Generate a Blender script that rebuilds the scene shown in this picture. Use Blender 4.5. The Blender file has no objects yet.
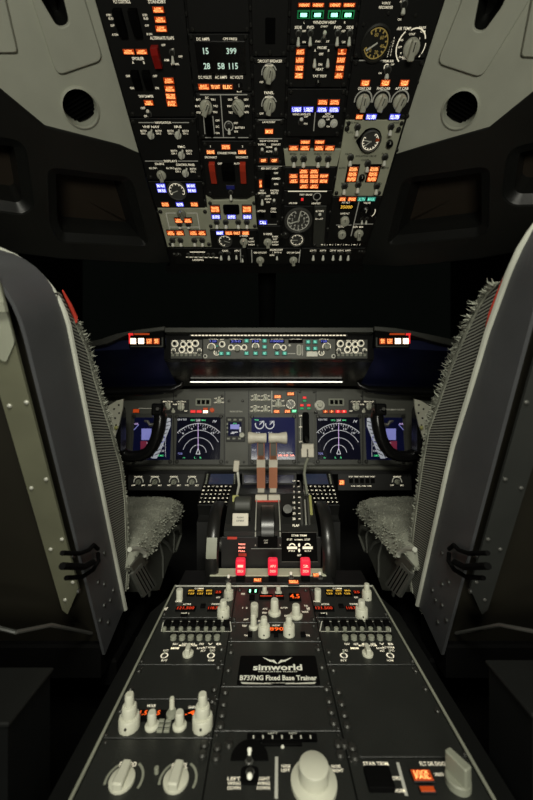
import bpy, bmesh, math, random
from mathutils import Vector, Matrix
random.seed(7)
C = bpy.context.scene.collection
F, CX, CY, H = 350.0, 266.5, 400.0, 1.05
CAM = Vector((0, 0, H))

def ray(px, py):
    return Vector(((px - CX) / F, 1.0, (CY - py) / F))

def W(px, py, d):
    return CAM + ray(px, py) * d

# ---------------------------------------------------------------- materials
MATS = {}
def mat(name, col, rough=0.5, metal=0.0, emit=None, es=0.0, var=0.12, bump=0.0, bscale=300, spec=0.5, coat=0.0):
    m = bpy.data.materials.new(name); m.use_nodes = True
    nt = m.node_tree; b = nt.nodes['Principled BSDF']
    b.inputs['Roughness'].default_value = rough
    b.inputs['Metallic'].default_value = metal
    b.inputs['Specular IOR Level'].default_value = spec
    if coat: b.inputs['Coat Weight'].default_value = coat
    tc = nt.nodes.new('ShaderNodeTexCoord')
    n = nt.nodes.new('ShaderNodeTexNoise'); n.inputs['Scale'].default_value = 14; n.inputs['Detail'].default_value = 6
    nt.links.new(tc.outputs['Object'], n.inputs['Vector'])
    r = nt.nodes.new('ShaderNodeValToRGB')
    lo = [c * (1 - var) for c in col]; hi = [min(1, c * (1 + var)) for c in col]
    r.color_ramp.elements[0].position = 0.3; r.color_ramp.elements[1].position = 0.7
    r.color_ramp.elements[0].color = (*lo, 1); r.color_ramp.elements[1].color = (*hi, 1)
    nt.links.new(n.outputs['Fac'], r.inputs['Fac'])
    nt.links.new(r.outputs['Color'], b.inputs['Base Color'])
    if bump:
        n2 = nt.nodes.new('ShaderNodeTexNoise'); n2.inputs['Scale'].default_value = bscale; n2.inputs['Detail'].default_value = 3
        nt.links.new(tc.outputs['Object'], n2.inputs['Vector'])
        bp = nt.nodes.new('ShaderNodeBump'); bp.inputs['Strength'].default_value = bump; bp.inputs['Distance'].default_value = 0.002
        nt.links.new(n2.outputs['Fac'], bp.inputs['Height']); nt.links.new(bp.outputs['Normal'], b.inputs['Normal'])
    if emit:
        b.inputs['Emission Color'].default_value = (*emit, 1); b.inputs['Emission Strength'].default_value = es
    MATS[name] = m
    return m

K = mat('black_panel', (.0048, .005, .0045), .55, bump=.1)
KD = mat('pedestal_plate', (.017, .0185, .0165), .40, bump=.25, bscale=500)
KX = mat('matte_black', (.0025, .0025, .0025), .75, spec=.06)
KG = mat('gloss_black', (.006, .006, .006), .22, bump=.05)
FR = mat('frame_black', (.0035, .0035, .0035), .5)
SC = mat('screw_steel', (.05, .05, .045), .4, metal=.6)
GP = mat('grey_panel', (.54, .55, .41), .5)
MP = mat('instrument_panel_grey', (.085, .087, .072), .5, bump=.08)
MPD = mat('instrument_panel_dark', (.05, .052, .044), .5)
LN = mat('liner_grey', (.56, .575, .475), .6, bump=.1, bscale=600, var=.06)
LND = mat('liner_black', (.0115, .012, .0108), .3, bump=.15, bscale=700)
BRN = mat('recess_brown', (.020, .0125, .0055), .7)
KN = mat('knob_pale', (.60, .60, .49), .4, var=.06)
KNG = mat('knob_grey', (.27, .28, .22), .42, var=.1)
WH = mat('switch_white', (.85, .85, .74), .35, var=.04)
MK = mat('index_black', (.01, .01, .01), .5)
MET = mat('brushed_metal', (.48, .48, .42), .4, metal=.25)
DYL = mat('dial_yellow', (.4, .3, .08), .5, emit=(1, .7, .2), es=.10)
UND = mat('underside_blue_reflection', (.009, .012, .045), .3)  # blue reflection of the screens put into the base colour
METD = mat('dark_metal', (.12, .12, .11), .4, metal=.4)
LT = mat('backlit_lettering', (.6, .58, .48), .6, emit=(1, .90, .66), es=.62)
LTD = mat('paint_lettering', (.45, .45, .38), .6, emit=(1, .95, .75), es=.12)
PL = mat('painted_line', (.42, .42, .36), .6, emit=(1, .95, .8), es=.08)
RED = mat('red_guard', (.62, .05, .02), .4)
REDD = mat('dark_red_guard', (.40, .012, .008), .4)
QB = mat('quadrant_black', (.016, .0165, .015), .38, bump=.1)
AMB = mat('amber_face', (.18, .03, .004), .5, emit=(1, .10, .008), es=.34)
AMBT = mat('amber_legend', (.6, .2, .05), .5, emit=(1, .36, .11), es=2.4)
AMD = mat('amber_dim_face', (.10, .02, .005), .5, emit=(1, .13, .02), es=.13)
BLU = mat('blue_face', (.03, .03, .3), .5, emit=(.08, .08, 1), es=.6)
BLUT = mat('blue_legend', (.4, .4, .8), .5, emit=(.55, .58, 1), es=3.0)
BLD = mat('blue_dim_face', (.01, .012, .05), .5, emit=(.08, .1, 1), es=.04)
GRN = mat('green_face', (.01, .15, .05), .5, emit=(.01, .35, .12), es=.55)
GRNT = mat('green_legend', (.3, .7, .45), .5, emit=(.25, 1, .55), es=2.6)
GRO = mat('green_frame', (.01, .1, .03), .5, emit=(.01, .32, .09), es=.4)
TEA = mat('teal_face', (.02, .10, .08), .5, emit=(.05, .45, .33), es=.32)
TEAT = mat('teal_legend', (.2, .5, .4), .5, emit=(.2, .9, .65), es=1.0)
REDF = mat('red_face', (.3, .01, .01), .5, emit=(1, .03, .03), es=.8)
REDT = mat('red_legend', (.6, .2, .15), .5, emit=(1, .28, .2), es=2.5)
WHF = mat('white_lit', (.6, .5, .4), .5, emit=(1, .72, .5), es=2.6)
HDL = mat('fire_handle_red', (.6, .015, .03), .3, emit=(1, .025, .07), es=.55)
ORD = mat('orange_digits', (.4, .08, .01), .5, emit=(1, .10, .01), es=1.1)
RDD = mat('red_digits', (.4, .04, .01), .5, emit=(1, .05, .015), es=.5)
YLD = mat('yellow_digits', (.5, .3, .02), .5, emit=(1, .55, .06), es=.85)
SEG = mat('pale_segments', (.4, .5, .4), .5, emit=(.72, 1, .82), es=.6)
CYN = mat('blue_segments', (.1, .1, .4), .5, emit=(.12, .16, 1), es=.5)
SCR = mat('screen_dark', (.004, .004, .008), .12, emit=(.03, .035, .10), es=.05, coat=.3)
SCB = mat('screen_blue', (.004, .005, .03), .14, emit=(.016, .02, .09), es=.10, coat=.2)
SCE = mat('screen_engine_blue', (.004, .005, .03), .14, emit=(.016, .02, .11), es=.30, coat=.2)
PBAND = mat('pale_band', (.4, .4, .4), .5, emit=(.8, .85, .95), es=.30)
SCP = mat('screen_pale_blue', (.05, .05, .2), .14, emit=(.30, .33, 1), es=.75, coat=.3)
SCC = mat('screen_slate', (.01, .014, .03), .16, emit=(.06, .075, .13), es=.26)
SYW = mat('symbol_white', (.5, .5, .5), .5, emit=(.9, .92, 1), es=.38)
SYB = mat('symbol_blue', (.2, .2, .5), .5, emit=(.34, .36, .95), es=.34)
SYG = mat('symbol_green', (.1, .4, .2), .5, emit=(.1, 1, .35), es=.6)
SYM = mat('symbol_magenta', (.4, .2, .5), .5, emit=(.75, .55, 1), es=.7)
SYR = mat('symbol_maroon', (.2, .02, .05), .5, emit=(.5, .03, .12), es=.13)
LED = mat('led_strip', (.7, .7, .6), .5, emit=(1, .97, .85), es=1.5)
LEDD = mat('led_beads', (.7, .7, .6), .5, emit=(1, .85, .6), es=.75)
SHELL = mat('seat_shell', (.060, .062, .066), .45, bump=.12, bscale=500)
OLV = mat('olive_plate', (.145, .147, .098), .45, metal=.2)
DKP = mat('dark_plate', (.035, .037, .034), .42, metal=.2)
DKB = mat('seat_brown_dark', (.010, .0085, .004), .6)
PIP = mat('piping_pale', (.42, .43, .37), .6)
FAB = mat('seat_fabric', (.09, .094, .078), .65, bump=.5, bscale=900)
WEB = mat('webbing_grey', (.11, .115, .10), .75, bump=.4, bscale=1200)
CRM = mat('cream_handle', (.62, .58, .48), .45)
SAL = mat('salmon_arm', (.42, .17, .095), .45)
RBR = mat('bright_red', (.55, .05, .03), .5)
YEL = mat('yellow_green', (.45, .45, .16), .5)
RUB = mat('trim_wheel_black', (.012, .012, .011), .3)
FLO = mat('floor_dark', (.008, .008, .008), .8, bump=.3)
WAL = mat('wall_dark', (.006, .006, .006), .7)
BOX = mat('box_grey', (.005, .0055, .0055), .6, spec=.12)
SKT = mat('skirt_black', (.009, .0095, .009), .45, spec=.3)

RIBA = 27
def ribmat():
    m = mat('ribbed_fabric', (.1, .1, .09), .8)
    nt = m.node_tree; b = nt.nodes['Principled BSDF']
    tc = nt.nodes.new('ShaderNodeTexCoord'); w = nt.nodes.new('ShaderNodeTexWave')
    w.wave_type = 'BANDS'; w.bands_direction = 'Z'; w.inputs['Scale'].default_value = 62
    w.inputs['Distortion'].default_value = .6; w.inputs['Detail'].default_value = 1
    mp = nt.nodes.new('ShaderNodeMapping'); mp.inputs['Rotation'].default_value = (math.radians(RIBA), 0, 0)
    nt.links.new(tc.outputs['Object'], mp.inputs['Vector']); nt.links.new(mp.outputs['Vector'], w.inputs['Vector'])
    r = nt.nodes.new('ShaderNodeValToRGB')
    r.color_ramp.elements[0].position = .25; r.color_ramp.elements[1].position = .75
    r.color_ramp.elements[0].color = (.012, .012, .010, 1); r.color_ramp.elements[1].color = (.27, .275, .235, 1)
    nt.links.new(w.outputs['Fac'], r.inputs['Fac']); nt.links.new(r.outputs['Color'], b.inputs['Base Color'])
    bp = nt.nodes.new('ShaderNodeBump'); bp.inputs['Strength'].default_value = .4; bp.inputs['Distance'].default_value = .002
    nt.links.new(w.outputs['Fac'], bp.inputs['Height']); nt.links.new(bp.outputs['Normal'], b.inputs['Normal'])
    return m
RIB = ribmat()
SHP = mat('sheepskin', (.25, .258, .21), .95, bump=.9, bscale=260, var=.3)

def glassmat():
    m = bpy.data.materials.new('window_glass'); m.use_nodes = True
    b = m.node_tree.nodes['Principled BSDF']
    b.inputs['Base Color'].default_value = (.5, .55, .5, 1); b.inputs['Roughness'].default_value = .05
    b.inputs['Transmission Weight'].default_value = 1
    return m
GLS = glassmat()

# ---------------------------------------------------------------- mesh builder
_txt = {}
def text_geo(s, off=.014):
    key = (s, off)
    if key in _txt: return _txt[key]
    cu = bpy.data.curves.new('t', 'FONT'); cu.body = s; cu.size = 1; cu.resolution_u = 2; cu.offset = off
    o = bpy.data.objects.new('t', cu); C.objects.link(o)
    dg = bpy.context.evaluated_depsgraph_get()
    me = bpy.data.meshes.new_from_object(o.evaluated_get(dg))
    vs = [v.co.copy() for v in me.vertices]; fs = [tuple(p.vertices) for p in me.polygons]
    bpy.data.objects.remove(o); bpy.data.curves.remove(cu); bpy.data.meshes.remove(me)
    if vs:
        x0 = min(v.x for v in vs); x1 = max(v.x for v in vs); y0 = min(v.y for v in vs); y1 = max(v.y for v in vs)
    else: x0 = x1 = y0 = y1 = 0
    _txt[key] = (vs, fs, x0, x1, y0, y1)
    return _txt[key]

def offset_poly(pts, d):
    n = len(pts); out = []
    A = sum(pts[i][0] * pts[(i + 1) % n][1] - pts[(i + 1) % n][0] * pts[i][1] for i in range(n))
    sg = 1 if A > 0 else -1
    for i in range(n):
        p0, p1, p2 = Vector(pts[i - 1]), Vector(pts[i]), Vector(pts[(i + 1) % n])
        e1 = (p1 - p0); e2 = (p2 - p1)
        if e1.length < 1e-9 or e2.length < 1e-9: out.append(tuple(p1)); continue
        e1.normalize(); e2.normalize()
        n1 = Vector((-e1.y, e1.x)) * sg; n2 = Vector((-e2.y, e2.x)) * sg
        b = n1 + n2
        if b.length < 1e-6: b = n1
        b.normalize(); c = max(.35, b.dot(n1))
        out.append(tuple(p1 + b * (d / c)))
    return out

def round_poly(pts, r, n=5):
    out = []; m = len(pts)
    for i in range(m):
        p0, p1, p2 = Vector(pts[i - 1]), Vector(pts[i]), Vector(pts[(i + 1) % m])
        a = p0 - p1; b = p2 - p1
        k = min(r, a.length * .45, b.length * .45)
        A = p1 + a.normalized() * k; B = p1 + b.normalized() * k
        for j in range(n + 1):
            t = j / n
            q = A * (1 - t) ** 2 + p1 * 2 * t * (1 - t) + B * t ** 2
            out.append((q.x, q.y))
    return out

def T3(x=0, y=0, z=0): return Matrix.Translation((x, y, z))
def RX(a): return Matrix.Rotation(math.radians(a), 4, 'X')
def RY(a): return Matrix.Rotation(math.radians(a), 4, 'Y')
def RZ(a): return Matrix.Rotation(math.radians(a), 4, 'Z')

class MB:
    def __init__(s):
        s.v = []; s.f = []; s.fm = []; s.fs = []; s.mats = []
    def mi(s, m):
        if m not in s.mats: s.mats.append(m)
        return s.mats.index(m)
    def add(s, vs, fs, m, M=None, smooth=False):
        b = len(s.v)
        for v in vs:
            v = Vector(v)
            s.v.append(M @ v if M else v)
        i = s.mi(m)
        for f in fs:
            s.f.append(tuple(k + b for k in f)); s.fm.append(i); s.fs.append(smooth)
        return s
    def prism(s, pts, z0, z1, m, M=None, bev=0.0, mside=None):
        n = len(pts); pts = [tuple(p[:2]) for p in pts]
        A = sum(pts[i][0] * pts[(i + 1) % n][1] - pts[(i + 1) % n][0] * pts[i][1] for i in range(n))
        if A < 0: pts = pts[::-1]
        vs = [(x, y, z0) for x, y in pts] + [(x, y, z1 - bev) for x, y in pts]
        fs = [tuple(range(n))[::-1]]
        fs += [(i, (i + 1) % n, n + (i + 1) % n, n + i) for i in range(n)]
        if bev > 0:
            vs += [(x, y, z1) for x, y in offset_poly(pts, bev)]
            fs += [(n + i, n + (i + 1) % n, 2 * n + (i + 1) % n, 2 * n + i) for i in range(n)]
            fs.append(tuple(range(2 * n, 3 * n)))
        else: fs.append(tuple(range(n, 2 * n)))
        return s.add(vs, fs, m, M)
    def box(s, x0, x1, y0, y1, z0, z1, m, M=None, bev=0.0):
        return s.prism([(x0, y0), (x1, y0), (x1, y1), (x0, y1)], z0, z1, m, M, bev)
    def flat(s, pts, z, m, M=None):
        return s.add([(x, y, z) for x, y in pts], [tuple(range(len(pts)))], m, M)
    def rect(s, x, y, w, h, z, m, M=None):
        return s.flat([(x - w / 2, y - h / 2), (x + w / 2, y - h / 2), (x + w / 2, y + h / 2), (x - w / 2, y + h / 2)], z, m, M)
    def lathe(s, prof, m, M=None, seg=20, smooth=True, flute=0, fa=0.0, cap=True):
        vs = []; fs = []; n = len(prof)
        for k, (r, z) in enumerate(prof):
            for i in range(seg):
                a = 2 * math.pi * i / seg
                rr = r * (1 - fa * (i % 2)) if flute else r
                vs.append((rr * math.cos(a), rr * math.sin(a), z))
        for k in range(n - 1):
            for i in range(seg):
                j = (i + 1) % seg
                fs.append((k * seg + i, k * seg + j, (k + 1) * seg + j, (k + 1) * seg + i))
        if cap and prof[0][0] > 1e-6: fs.append(tuple(range(seg))[::-1])
        if cap and prof[-1][0] > 1e-6: fs.append(tuple(range((n - 1) * seg, n * seg)))
        return s.add(vs, fs, m, M, smooth)
    def cyl(s, r, z0, z1, m, M=None, seg=20, bev=0.0):
        p = [(r, z0), (r, z1 - bev), (r - bev, z1)] if bev else [(r, z0), (r, z1)]
        return s.lathe(p, m, M, seg)
    def tube(s, pts, r, m, seg=10, M=None, flat=1.0):
        pts = [Vector(p) for p in pts]; n = len(pts)
        rs = r if isinstance(r, (list, tuple)) else [r] * n
        vs = []; fs = []
        up = None
        for i, p in enumerate(pts):
            t = (pts[min(i + 1, n - 1)] - pts[max(i - 1, 0)]).normalized()
            if up is None:
                up = Vector((0, 0, 1)) if abs(t.z) < .9 else Vector((0, 1, 0))
            u = (up - t * up.dot(t)).normalized(); w = t.cross(u); up = u
            for k in range(seg):
                a = 2 * math.pi * k / seg
                vs.append(p + u * (math.cos(a) * rs[i]) + w * (math.sin(a) * rs[i] * flat))
        for i in range(n - 1):
            for k in range(seg):
                j = (k + 1) % seg
                fs.append((i * seg + k, i * seg + j, (i + 1) * seg + j, (i + 1) * seg + k))
        fs.append(tuple(range(seg))[::-1]); fs.append(tuple(range((n - 1) * seg, n * seg)))
        return s.add(vs, fs, m, M, True)
    def line(s, p, q, w, z, m, M=None):
        p = Vector(p); q = Vector(q); d = (q - p)
        if d.length < 1e-9: return s
        n = Vector((-d.y, d.x)).normalized() * w / 2
        return s.flat([tuple(p - n), tuple(q - n), tuple(q + n), tuple(p + n)], z, m, M)
    def arc(s, c, r, a0, a1, w, z, m, M=None, seg=20, sy=1.0):
        vs = []; fs = []
        for i in range(seg + 1):
            a = math.radians(a0 + (a1 - a0) * i / seg)
            for rr in (r - w / 2, r + w / 2):
                vs.append((c[0] + rr * math.cos(a), c[1] + rr * math.sin(a) * sy, z))
        for i in range(seg): fs.append((2 * i, 2 * i + 1, 2 * i + 3, 2 * i + 2))
        return s.add(vs, fs, m, M)
    def text(s, st, x, y, h, z, m, M=None, w=None, ang=0, off=.014):
        vs, fs, x0, x1, y0, y1 = text_geo(st, off)
        if not vs: return s
        sy = h / max(y1 - y0, .3); sx = (w / (x1 - x0)) if w else sy
        L = T3(x, y, z) @ RZ(ang) @ Matrix.Diagonal((sx, sy, 1, 1)) @ T3(-(x0 + x1) / 2, -(y0 + y1) / 2, 0)
        if M: L = M @ L
        return s.add(vs, fs, m, L)
    def build(s, name, parent=None, M=None):
        if not s.f: return None
        me = bpy.data.meshes.new(name)
        me.from_pydata([tuple(v) for v in s.v], [], s.f)
        for m in s.mats: me.materials.append(m)
        me.polygons.foreach_set('material_index', s.fm)
        me.polygons.foreach_set('use_smooth', s.fs)
        bm = bmesh.new(); bm.from_mesh(me); bmesh.ops.recalc_face_normals(bm, faces=bm.faces); bm.to_mesh(me); bm.free()
        if any(s.fs): me.set_sharp_from_angle(angle=math.radians(40))
        me.update()
        return link(name, me, parent, M)

def link(name, me, parent=None, M=None):
    o = bpy.data.objects.new(name, me); C.objects.link(o)
    if parent is not None: o.parent = parent
    if M is not None: o.matrix_local = M
    return o

ALLT = []
def tag(o, label, cat, group=None, kind=None):
    o['label'] = label; o['category'] = cat
    if group: o['group'] = group
    if kind: o['kind'] = kind
    ALLT.append(o)
    return o
def thing(name, label, cat, M=None, group=None):
    o = bpy.data.objects.new(name, None); C.objects.link(o); o.empty_display_size = .02
    if M is not None: o.matrix_world = M
    return tag(o, label, cat, group)
def struct(o, label=None):
    o['kind'] = 'structure'
    if label: o['label'] = label; o['category'] = 'structure'
    return o

class Plane:
    def __init__(s, o, ex, ey):
        s.o = Vector(o); s.ex = Vector(ex).normalized(); ey = Vector(ey)
        s.ey = (ey - s.ex * ey.dot(s.ex)).normalized(); s.n = s.ex.cross(s.ey)
        s.M = Matrix((( s.ex.x, s.ey.x, s.n.x, s.o.x), (s.ex.y, s.ey.y, s.n.y, s.o.y), (s.ex.z, s.ey.z, s.n.z, s.o.z), (0, 0, 0, 1)))
    def t(s, px, py):
        r = ray(px, py); return (s.o - CAM).dot(s.n) / r.dot(s.n)
    def hit(s, px, py):
        p = CAM + ray(px, py) * s.t(px, py) - s.o
        return Vector((p.dot(s.ex), p.dot(s.ey)))
    def sc(s, px, py): return s.t(px, py) / F
    def off(s, d): return Plane(s.o + s.n * d, s.ex, s.ey)

def sub(o, *names): pass

# ---------------------------------------------------------------- panel with controls
class Panel:
    def __init__(s, pl, name, label, cat, px=None, mat_=K, th=.006, group=None, bev=.0008, rnd=0, root_only=False, plate='plate', screws=True):
        s.pl = pl
        loc = [pl.hit(*p) for p in px]
        c = sum(loc, Vector((0, 0))) / len(loc); s.c = c
        s.root = thing(name, label, cat, pl.M @ T3(c.x, c.y, 0), group)
        s.poly = [tuple(p - c) for p in loc]
        if rnd: s.poly = round_poly(s.poly, rnd)
        if not root_only:
            MB().prism(s.poly, -th, 0, mat_, bev=bev).build(plate, s.root)
        s.let = MB(); s.scr = screws; s.px = px
        if screws and not root_only and len(px) == 4:
            (a, b, c2, d) = px
            for (p, q, r_) in ((a, b, d), (b, a, c2), (c2, b, d), (d, a, c2)):
                x = p[0] + (3.2 if q[0] > p[0] or r_[0] > p[0] + 8 else -3.2)
                cx_ = sum(k[0] for k in px) / 4; cy_ = sum(k[1] for k in px) / 4
                x = p[0] + (3.0 if p[0] < cx_ else -3.0); y = p[1] + (3.0 if p[1] < cy_ else -3.0)
                s.screw(x, y)
    def h(s, px, py): return s.pl.hit(px, py) - s.c
    def sc(s, px, py): return s.pl.sc(px, py)
    def size(s, px, py, w, h):
        """metric width and height on the panel of a w x h pixel rectangle"""
        a = s.pl.hit(px - w / 2, py); b = s.pl.hit(px + w / 2, py); c = s.pl.hit(px, py - h / 2); d = s.pl.hit(px, py + h / 2)
        return (a - b).length, (c - d).length
    def put(s, mb, name, px, py, z=0, ang=0, parent=None):
        p = s.h(px, py)
        return mb.build(name, parent or s.root, T3(p.x, p.y, z) @ RZ(ang))
    def screw(s, px, py, r=1.6):
        k = s.sc(px, py) * r
        mb = MB().lathe([(k * 1.25, 0), (k * 1.2, k * .5), (k * .8, k * .9), (0, k * .95)], SC, seg=10)
        mb.rect(0, 0, k * 1.4, k * .3, k * .97, MK)
        return s.put(mb, 'screw', px, py, ang=random.uniform(0, 180))
    def text(s, st, px, py, h=2.6, w=None, m=LT, z=.0004):
        p = s.h(px, py); ww, hh = s.size(px, py, w or 1, h)
        s.let.text(st, p.x, p.y, hh, z, m, w=ww if w else None)
    def line(s, x0, y0, x1, y1, w=.8, m=PL, z=.0003):
        s.let.line(s.h(x0, y0), s.h(x1, y1), w * s.sc(x0, y0), z, m)
    def arc(s, px, py, r, a0, a1, w=.8, m=PL, z=.0003, sy=1.0):
        s.let.arc(s.h(px, py), r * s.sc(px, py), a0, a1, w * s.sc(px, py), z, m, sy=sy)
    def ann(s, px, py, w, h, col='a', t='LOW/PRESS', th=.004):
        F_, T_ = {'a': (AMB, AMBT), 'd': (AMD, AMBT), 'b': (BLU, BLUT), 'B': (BLD, BLD), 'g': (GRN, GRNT), 't': (TEA, TEAT), 'r': (REDF, REDT),
                  'k': (KX, LTD), 'w': (WHF, WHF)}[col]
        W_, H_ = s.size(px, py, w, h)
        mb = MB().box(-W_ * .56, W_ * .56, -H_ * .60, H_ * .60, -.001, th * .8, FR, bev=.0005)
        mb.box(-W_ / 2, W_ / 2, -H_ / 2, H_ / 2, 0, th, F_, bev=.0004)
        ls = t.split('/') if t else []
        for i, l in enumerate(ls):
            y = H_ * (.5 - (i + .5) / len(ls)) * .82
            mb.text(l, 0, y, H_ * .74 / len(ls), th + .0002, T_, w=min(W_ * .84, W_ * .17 * len(l) + W_ * .1))
        return s.put(mb, 'annunciator_light', px, py)
    def knob(s, px, py, r, ang=0, kind='pointer', m=KN, name='knob', ring=None):
        k = s.sc(px, py) * r
        mb = MB()
        if kind == 'pointer':
            mb.lathe([(k, 0), (k, k * .28), (k * .86, k * .42), (k * .8, k * .45)], m, seg=24)
            mb.prism(round_poly([(-k * .42, -k * .95), (k * .42, -k * .95), (k * .3, k * 1.05), (-k * .3, k * 1.05)], k * .2, 3), k * .3, k * 1.25, m, bev=k * .12)
            mb.rect(0, k * .45, k * .12, k * .9, k * 1.26, MK)
        elif kind == 'round':
            mb.lathe([(k, 0), (k, k * .9), (k * .88, k * 1.05), (0, k * 1.08)], m, seg=24, flute=1, fa=.05)
            mb.rect(0, k * .5, k * .13, k * .8, k * 1.1, MK)
        elif kind == 'black':
            mb.lathe([(k, 0), (k, k * .8), (k * .8, k), (0, k)], KG, seg=20)
            mb.rect(0, k * .5, k * .16, k * .8, k * 1.02, WH)
        elif kind == 'ring':
            mb.lathe([(k * 1.15, 0), (k * 1.15, k * .3), (k * .9, k * .4)], LTD, seg=18)
            mb.lathe([(k * .72, .0), (k * .7, k * 1.0), (k * .55, k * 1.15), (0, k * 1.15)], m, seg=16)
        elif kind == 'bat':
            mb.lathe([(k, 0), (k, k * .3), (k * .6, k * .5)], m, seg=16)
            mb.prism(round_poly([(-k * .4, -k * .7), (k * .4, -k * .7), (k * .25, k * 1.7), (-k * .25, k * 1.7)], k * .2, 3), k * .2, k * 1.1, m, bev=k * .1)
        return s.put(mb, name, px, py, ang=ang)
    def toggle(s, px, py, l=7, w=3.2, tilt=-1, m=WH, base=None):
        """bat handle switch whose visible length is l pixels"""
        k = s.sc(px, py); r = w * k * .5; L = l * k
        mb = MB().lathe([(r * 1.7, 0), (r * 1.7, r * .5), (r * 1.3, r * .8), (r, r * .8)], METD, seg=8)
        mb.lathe([(r * 1.15, r * .8), (r * 1.0, r * 1.4), (r * .6, r * 1.4)], SC, seg=12)
        # pivot sits half the visible length away from the middle of the bat
        p = s.h(px, py); q = Vector((p.x, p.y - tilt * L * .5))
        b = mb.build('toggle_switch', s.root, T3(q.x, q.y, 0))
        a = 52 * tilt
        LL = L / math.sin(math.radians(52))
        lv = MB().lathe([(r * .45, r * .5), (r * .5, LL * .3), (r * .95, LL * .75), (r * 1.0, LL * .88), (r * .75, LL * .97), (0, LL)], m, seg=12)
        lv.build('lever', b, RX(-a))
        return b
    def guard(s, px, py, w, h, m=RED, up=.012, name='switch_guard'):
        W_, H_ = s.size(px, py, w, h)
        mb = MB()
        prof = [(-H_ / 2, 0), (H_ / 2, 0), (H_ / 2, up), (H_ * .2, up * 1.05), (-H_ / 2, up * .55)]
        vs = [(-W_ / 2, y, z) for y, z in prof] + [(W_ / 2, y, z) for y, z in prof]
        n = len(prof)
        mb.add(vs, [tuple(range(n)), tuple(range(n, 2 * n))[::-1]] + [(i, (i + 1) % n, n + (i + 1) % n, n + i) for i in range(n)], m)
        return s.put(mb, name, px, py)
    def blockm(s, px, py, w, h, m, z0=0, z1=.003, name='block', bev=.0005, rnd=0):
        W_, H_ = s.size(px, py, w, h)
        pts = [(-W_ / 2, -H_ / 2), (W_ / 2, -H_ / 2), (W_ / 2, H_ / 2), (-W_ / 2, H_ / 2)]
        if rnd: pts = round_poly(pts, rnd * min(W_, H_), 4)
        return s.put(MB().prism(pts, z0, z1, m, bev=bev), name, px, py)
    def window(s, px, py, w, h, st='', m=ORD, name='readout', face=KX, th=.003):
        W_, H_ = s.size(px, py, w, h)
        mb = MB().box(-W_ / 2, W_ / 2, -H_ / 2, H_ / 2, 0, th, face, bev=.0005)
        if st: mb.text(st, 0, 0, H_ * .62, th + .0003, m, w=W_ * .84)
        return s.put(mb, name, px, py)
    def gauge(s, px, py, r, needles=(60,), a0=-220, a1=40, nt=10, face=KX, m=LT, rim=METD, nums=None, sub_=True):
        k = s.sc(px, py) * r
        mb = MB().lathe([(k * 1.12, 0), (k * 1.12, .004), (k * 1.0, .005), (k * .97, .002)], rim, seg=28)
        mb.lathe([(k, .0005), (k, .0015), (0, .0016)], face, seg=28)
        g = s.put(mb, 'gauge', px, py)
        d = MB(); d.arc((0, 0), k * .86, a0, a1, k * .07, .0022, m, seg=24)
        for i in range(nt + 1):
            a = math.radians(a0 + (a1 - a0) * i / nt)
            d.line((k * .66 * math.cos(a), k * .66 * math.sin(a)), (k * .84 * math.cos(a), k * .84 * math.sin(a)), k * .09, .0022, m)
        if nums:
            for i, t in enumerate(nums):
                a = math.radians(a0 + (a1 - a0) * (i + .5) / len(nums))
                d.text(t, k * .5 * math.cos(a), k * .5 * math.sin(a), k * .22, .0022, m)
        d.build('dial_marks', g)
        for a in needles:
            MB().line((-k * .12 * math.cos(math.radians(a)), -k * .12 * math.sin(math.radians(a))), (k * .75 * math.cos(math.radians(a)), k * .75 * math.sin(math.radians(a))), k * .11, .003, WH).build('needle', g)
        return g
    def done(s):
        s.let.build('lettering', s.root)
        return s.root
# ================================================================ OVERHEAD PANEL
OA, OB = .986, -.5
OH = Plane((0, .8, H + OA + OB * .8), (1, 0, 0), (0, -1, .5))
BND = [(95, 169), (185, 211), (250, 258), (290, 280.5), (360, 324), (445, 362)]
def bx(k, y): return BND[k][0] + (BND[k][1] - BND[k][0]) * y / 258.0
def quad(k0, k1, y0, y1, g=1.2):
    return [(bx(k0, y0) + g, y0), (bx(k1, y0) - g, y0), (bx(k1, y1) - g, y1), (bx(k0, y1) + g, y1)]
CT = 'overhead panel module'
# carrier frame
fp = OH.off(-.0062)
fr = Panel(fp, 'overhead_panel_frame', 'black overhead carrier frame holding all the switch modules, studded with fasteners', 'overhead panel frame',
           px=[(bx(0, -28) - 1, -28), (bx(5, -28) + 1, -28), (bx(5, 266) + 1, 266), (bx(0, 266) - 1, 266)], mat_=FR, th=.03, screws=False)
mbn = MB()
a, b = fp.hit(165, 266), fp.hit(364, 266)
pz = fr.h(165, 266); pw = fr.h(364, 266)
mbn.prism([(-.03 + pz.y, 0), (pz.y, 0.0), (pz.y - .012, -.018), (pz.y - .03, -.05)][::1], pz.x, pw.x, FR, Matrix(((0, 0, 1, 0), (1, 0, 0, 0), (0, 1, 0, 0), (0, 0, 0, 1))))
mbn.build('front_lip', fr.root)
for k in range(6):
    ys = range(8, 262, 17)
    for y in ys:
        if k in (0, 5) and y % 2: continue
        fr.screw(bx(k, y) + (2.2 if k == 0 else -2.2 if k == 5 else 0), y + (k % 2) * 6, 1.75)
fr.done()

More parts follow.
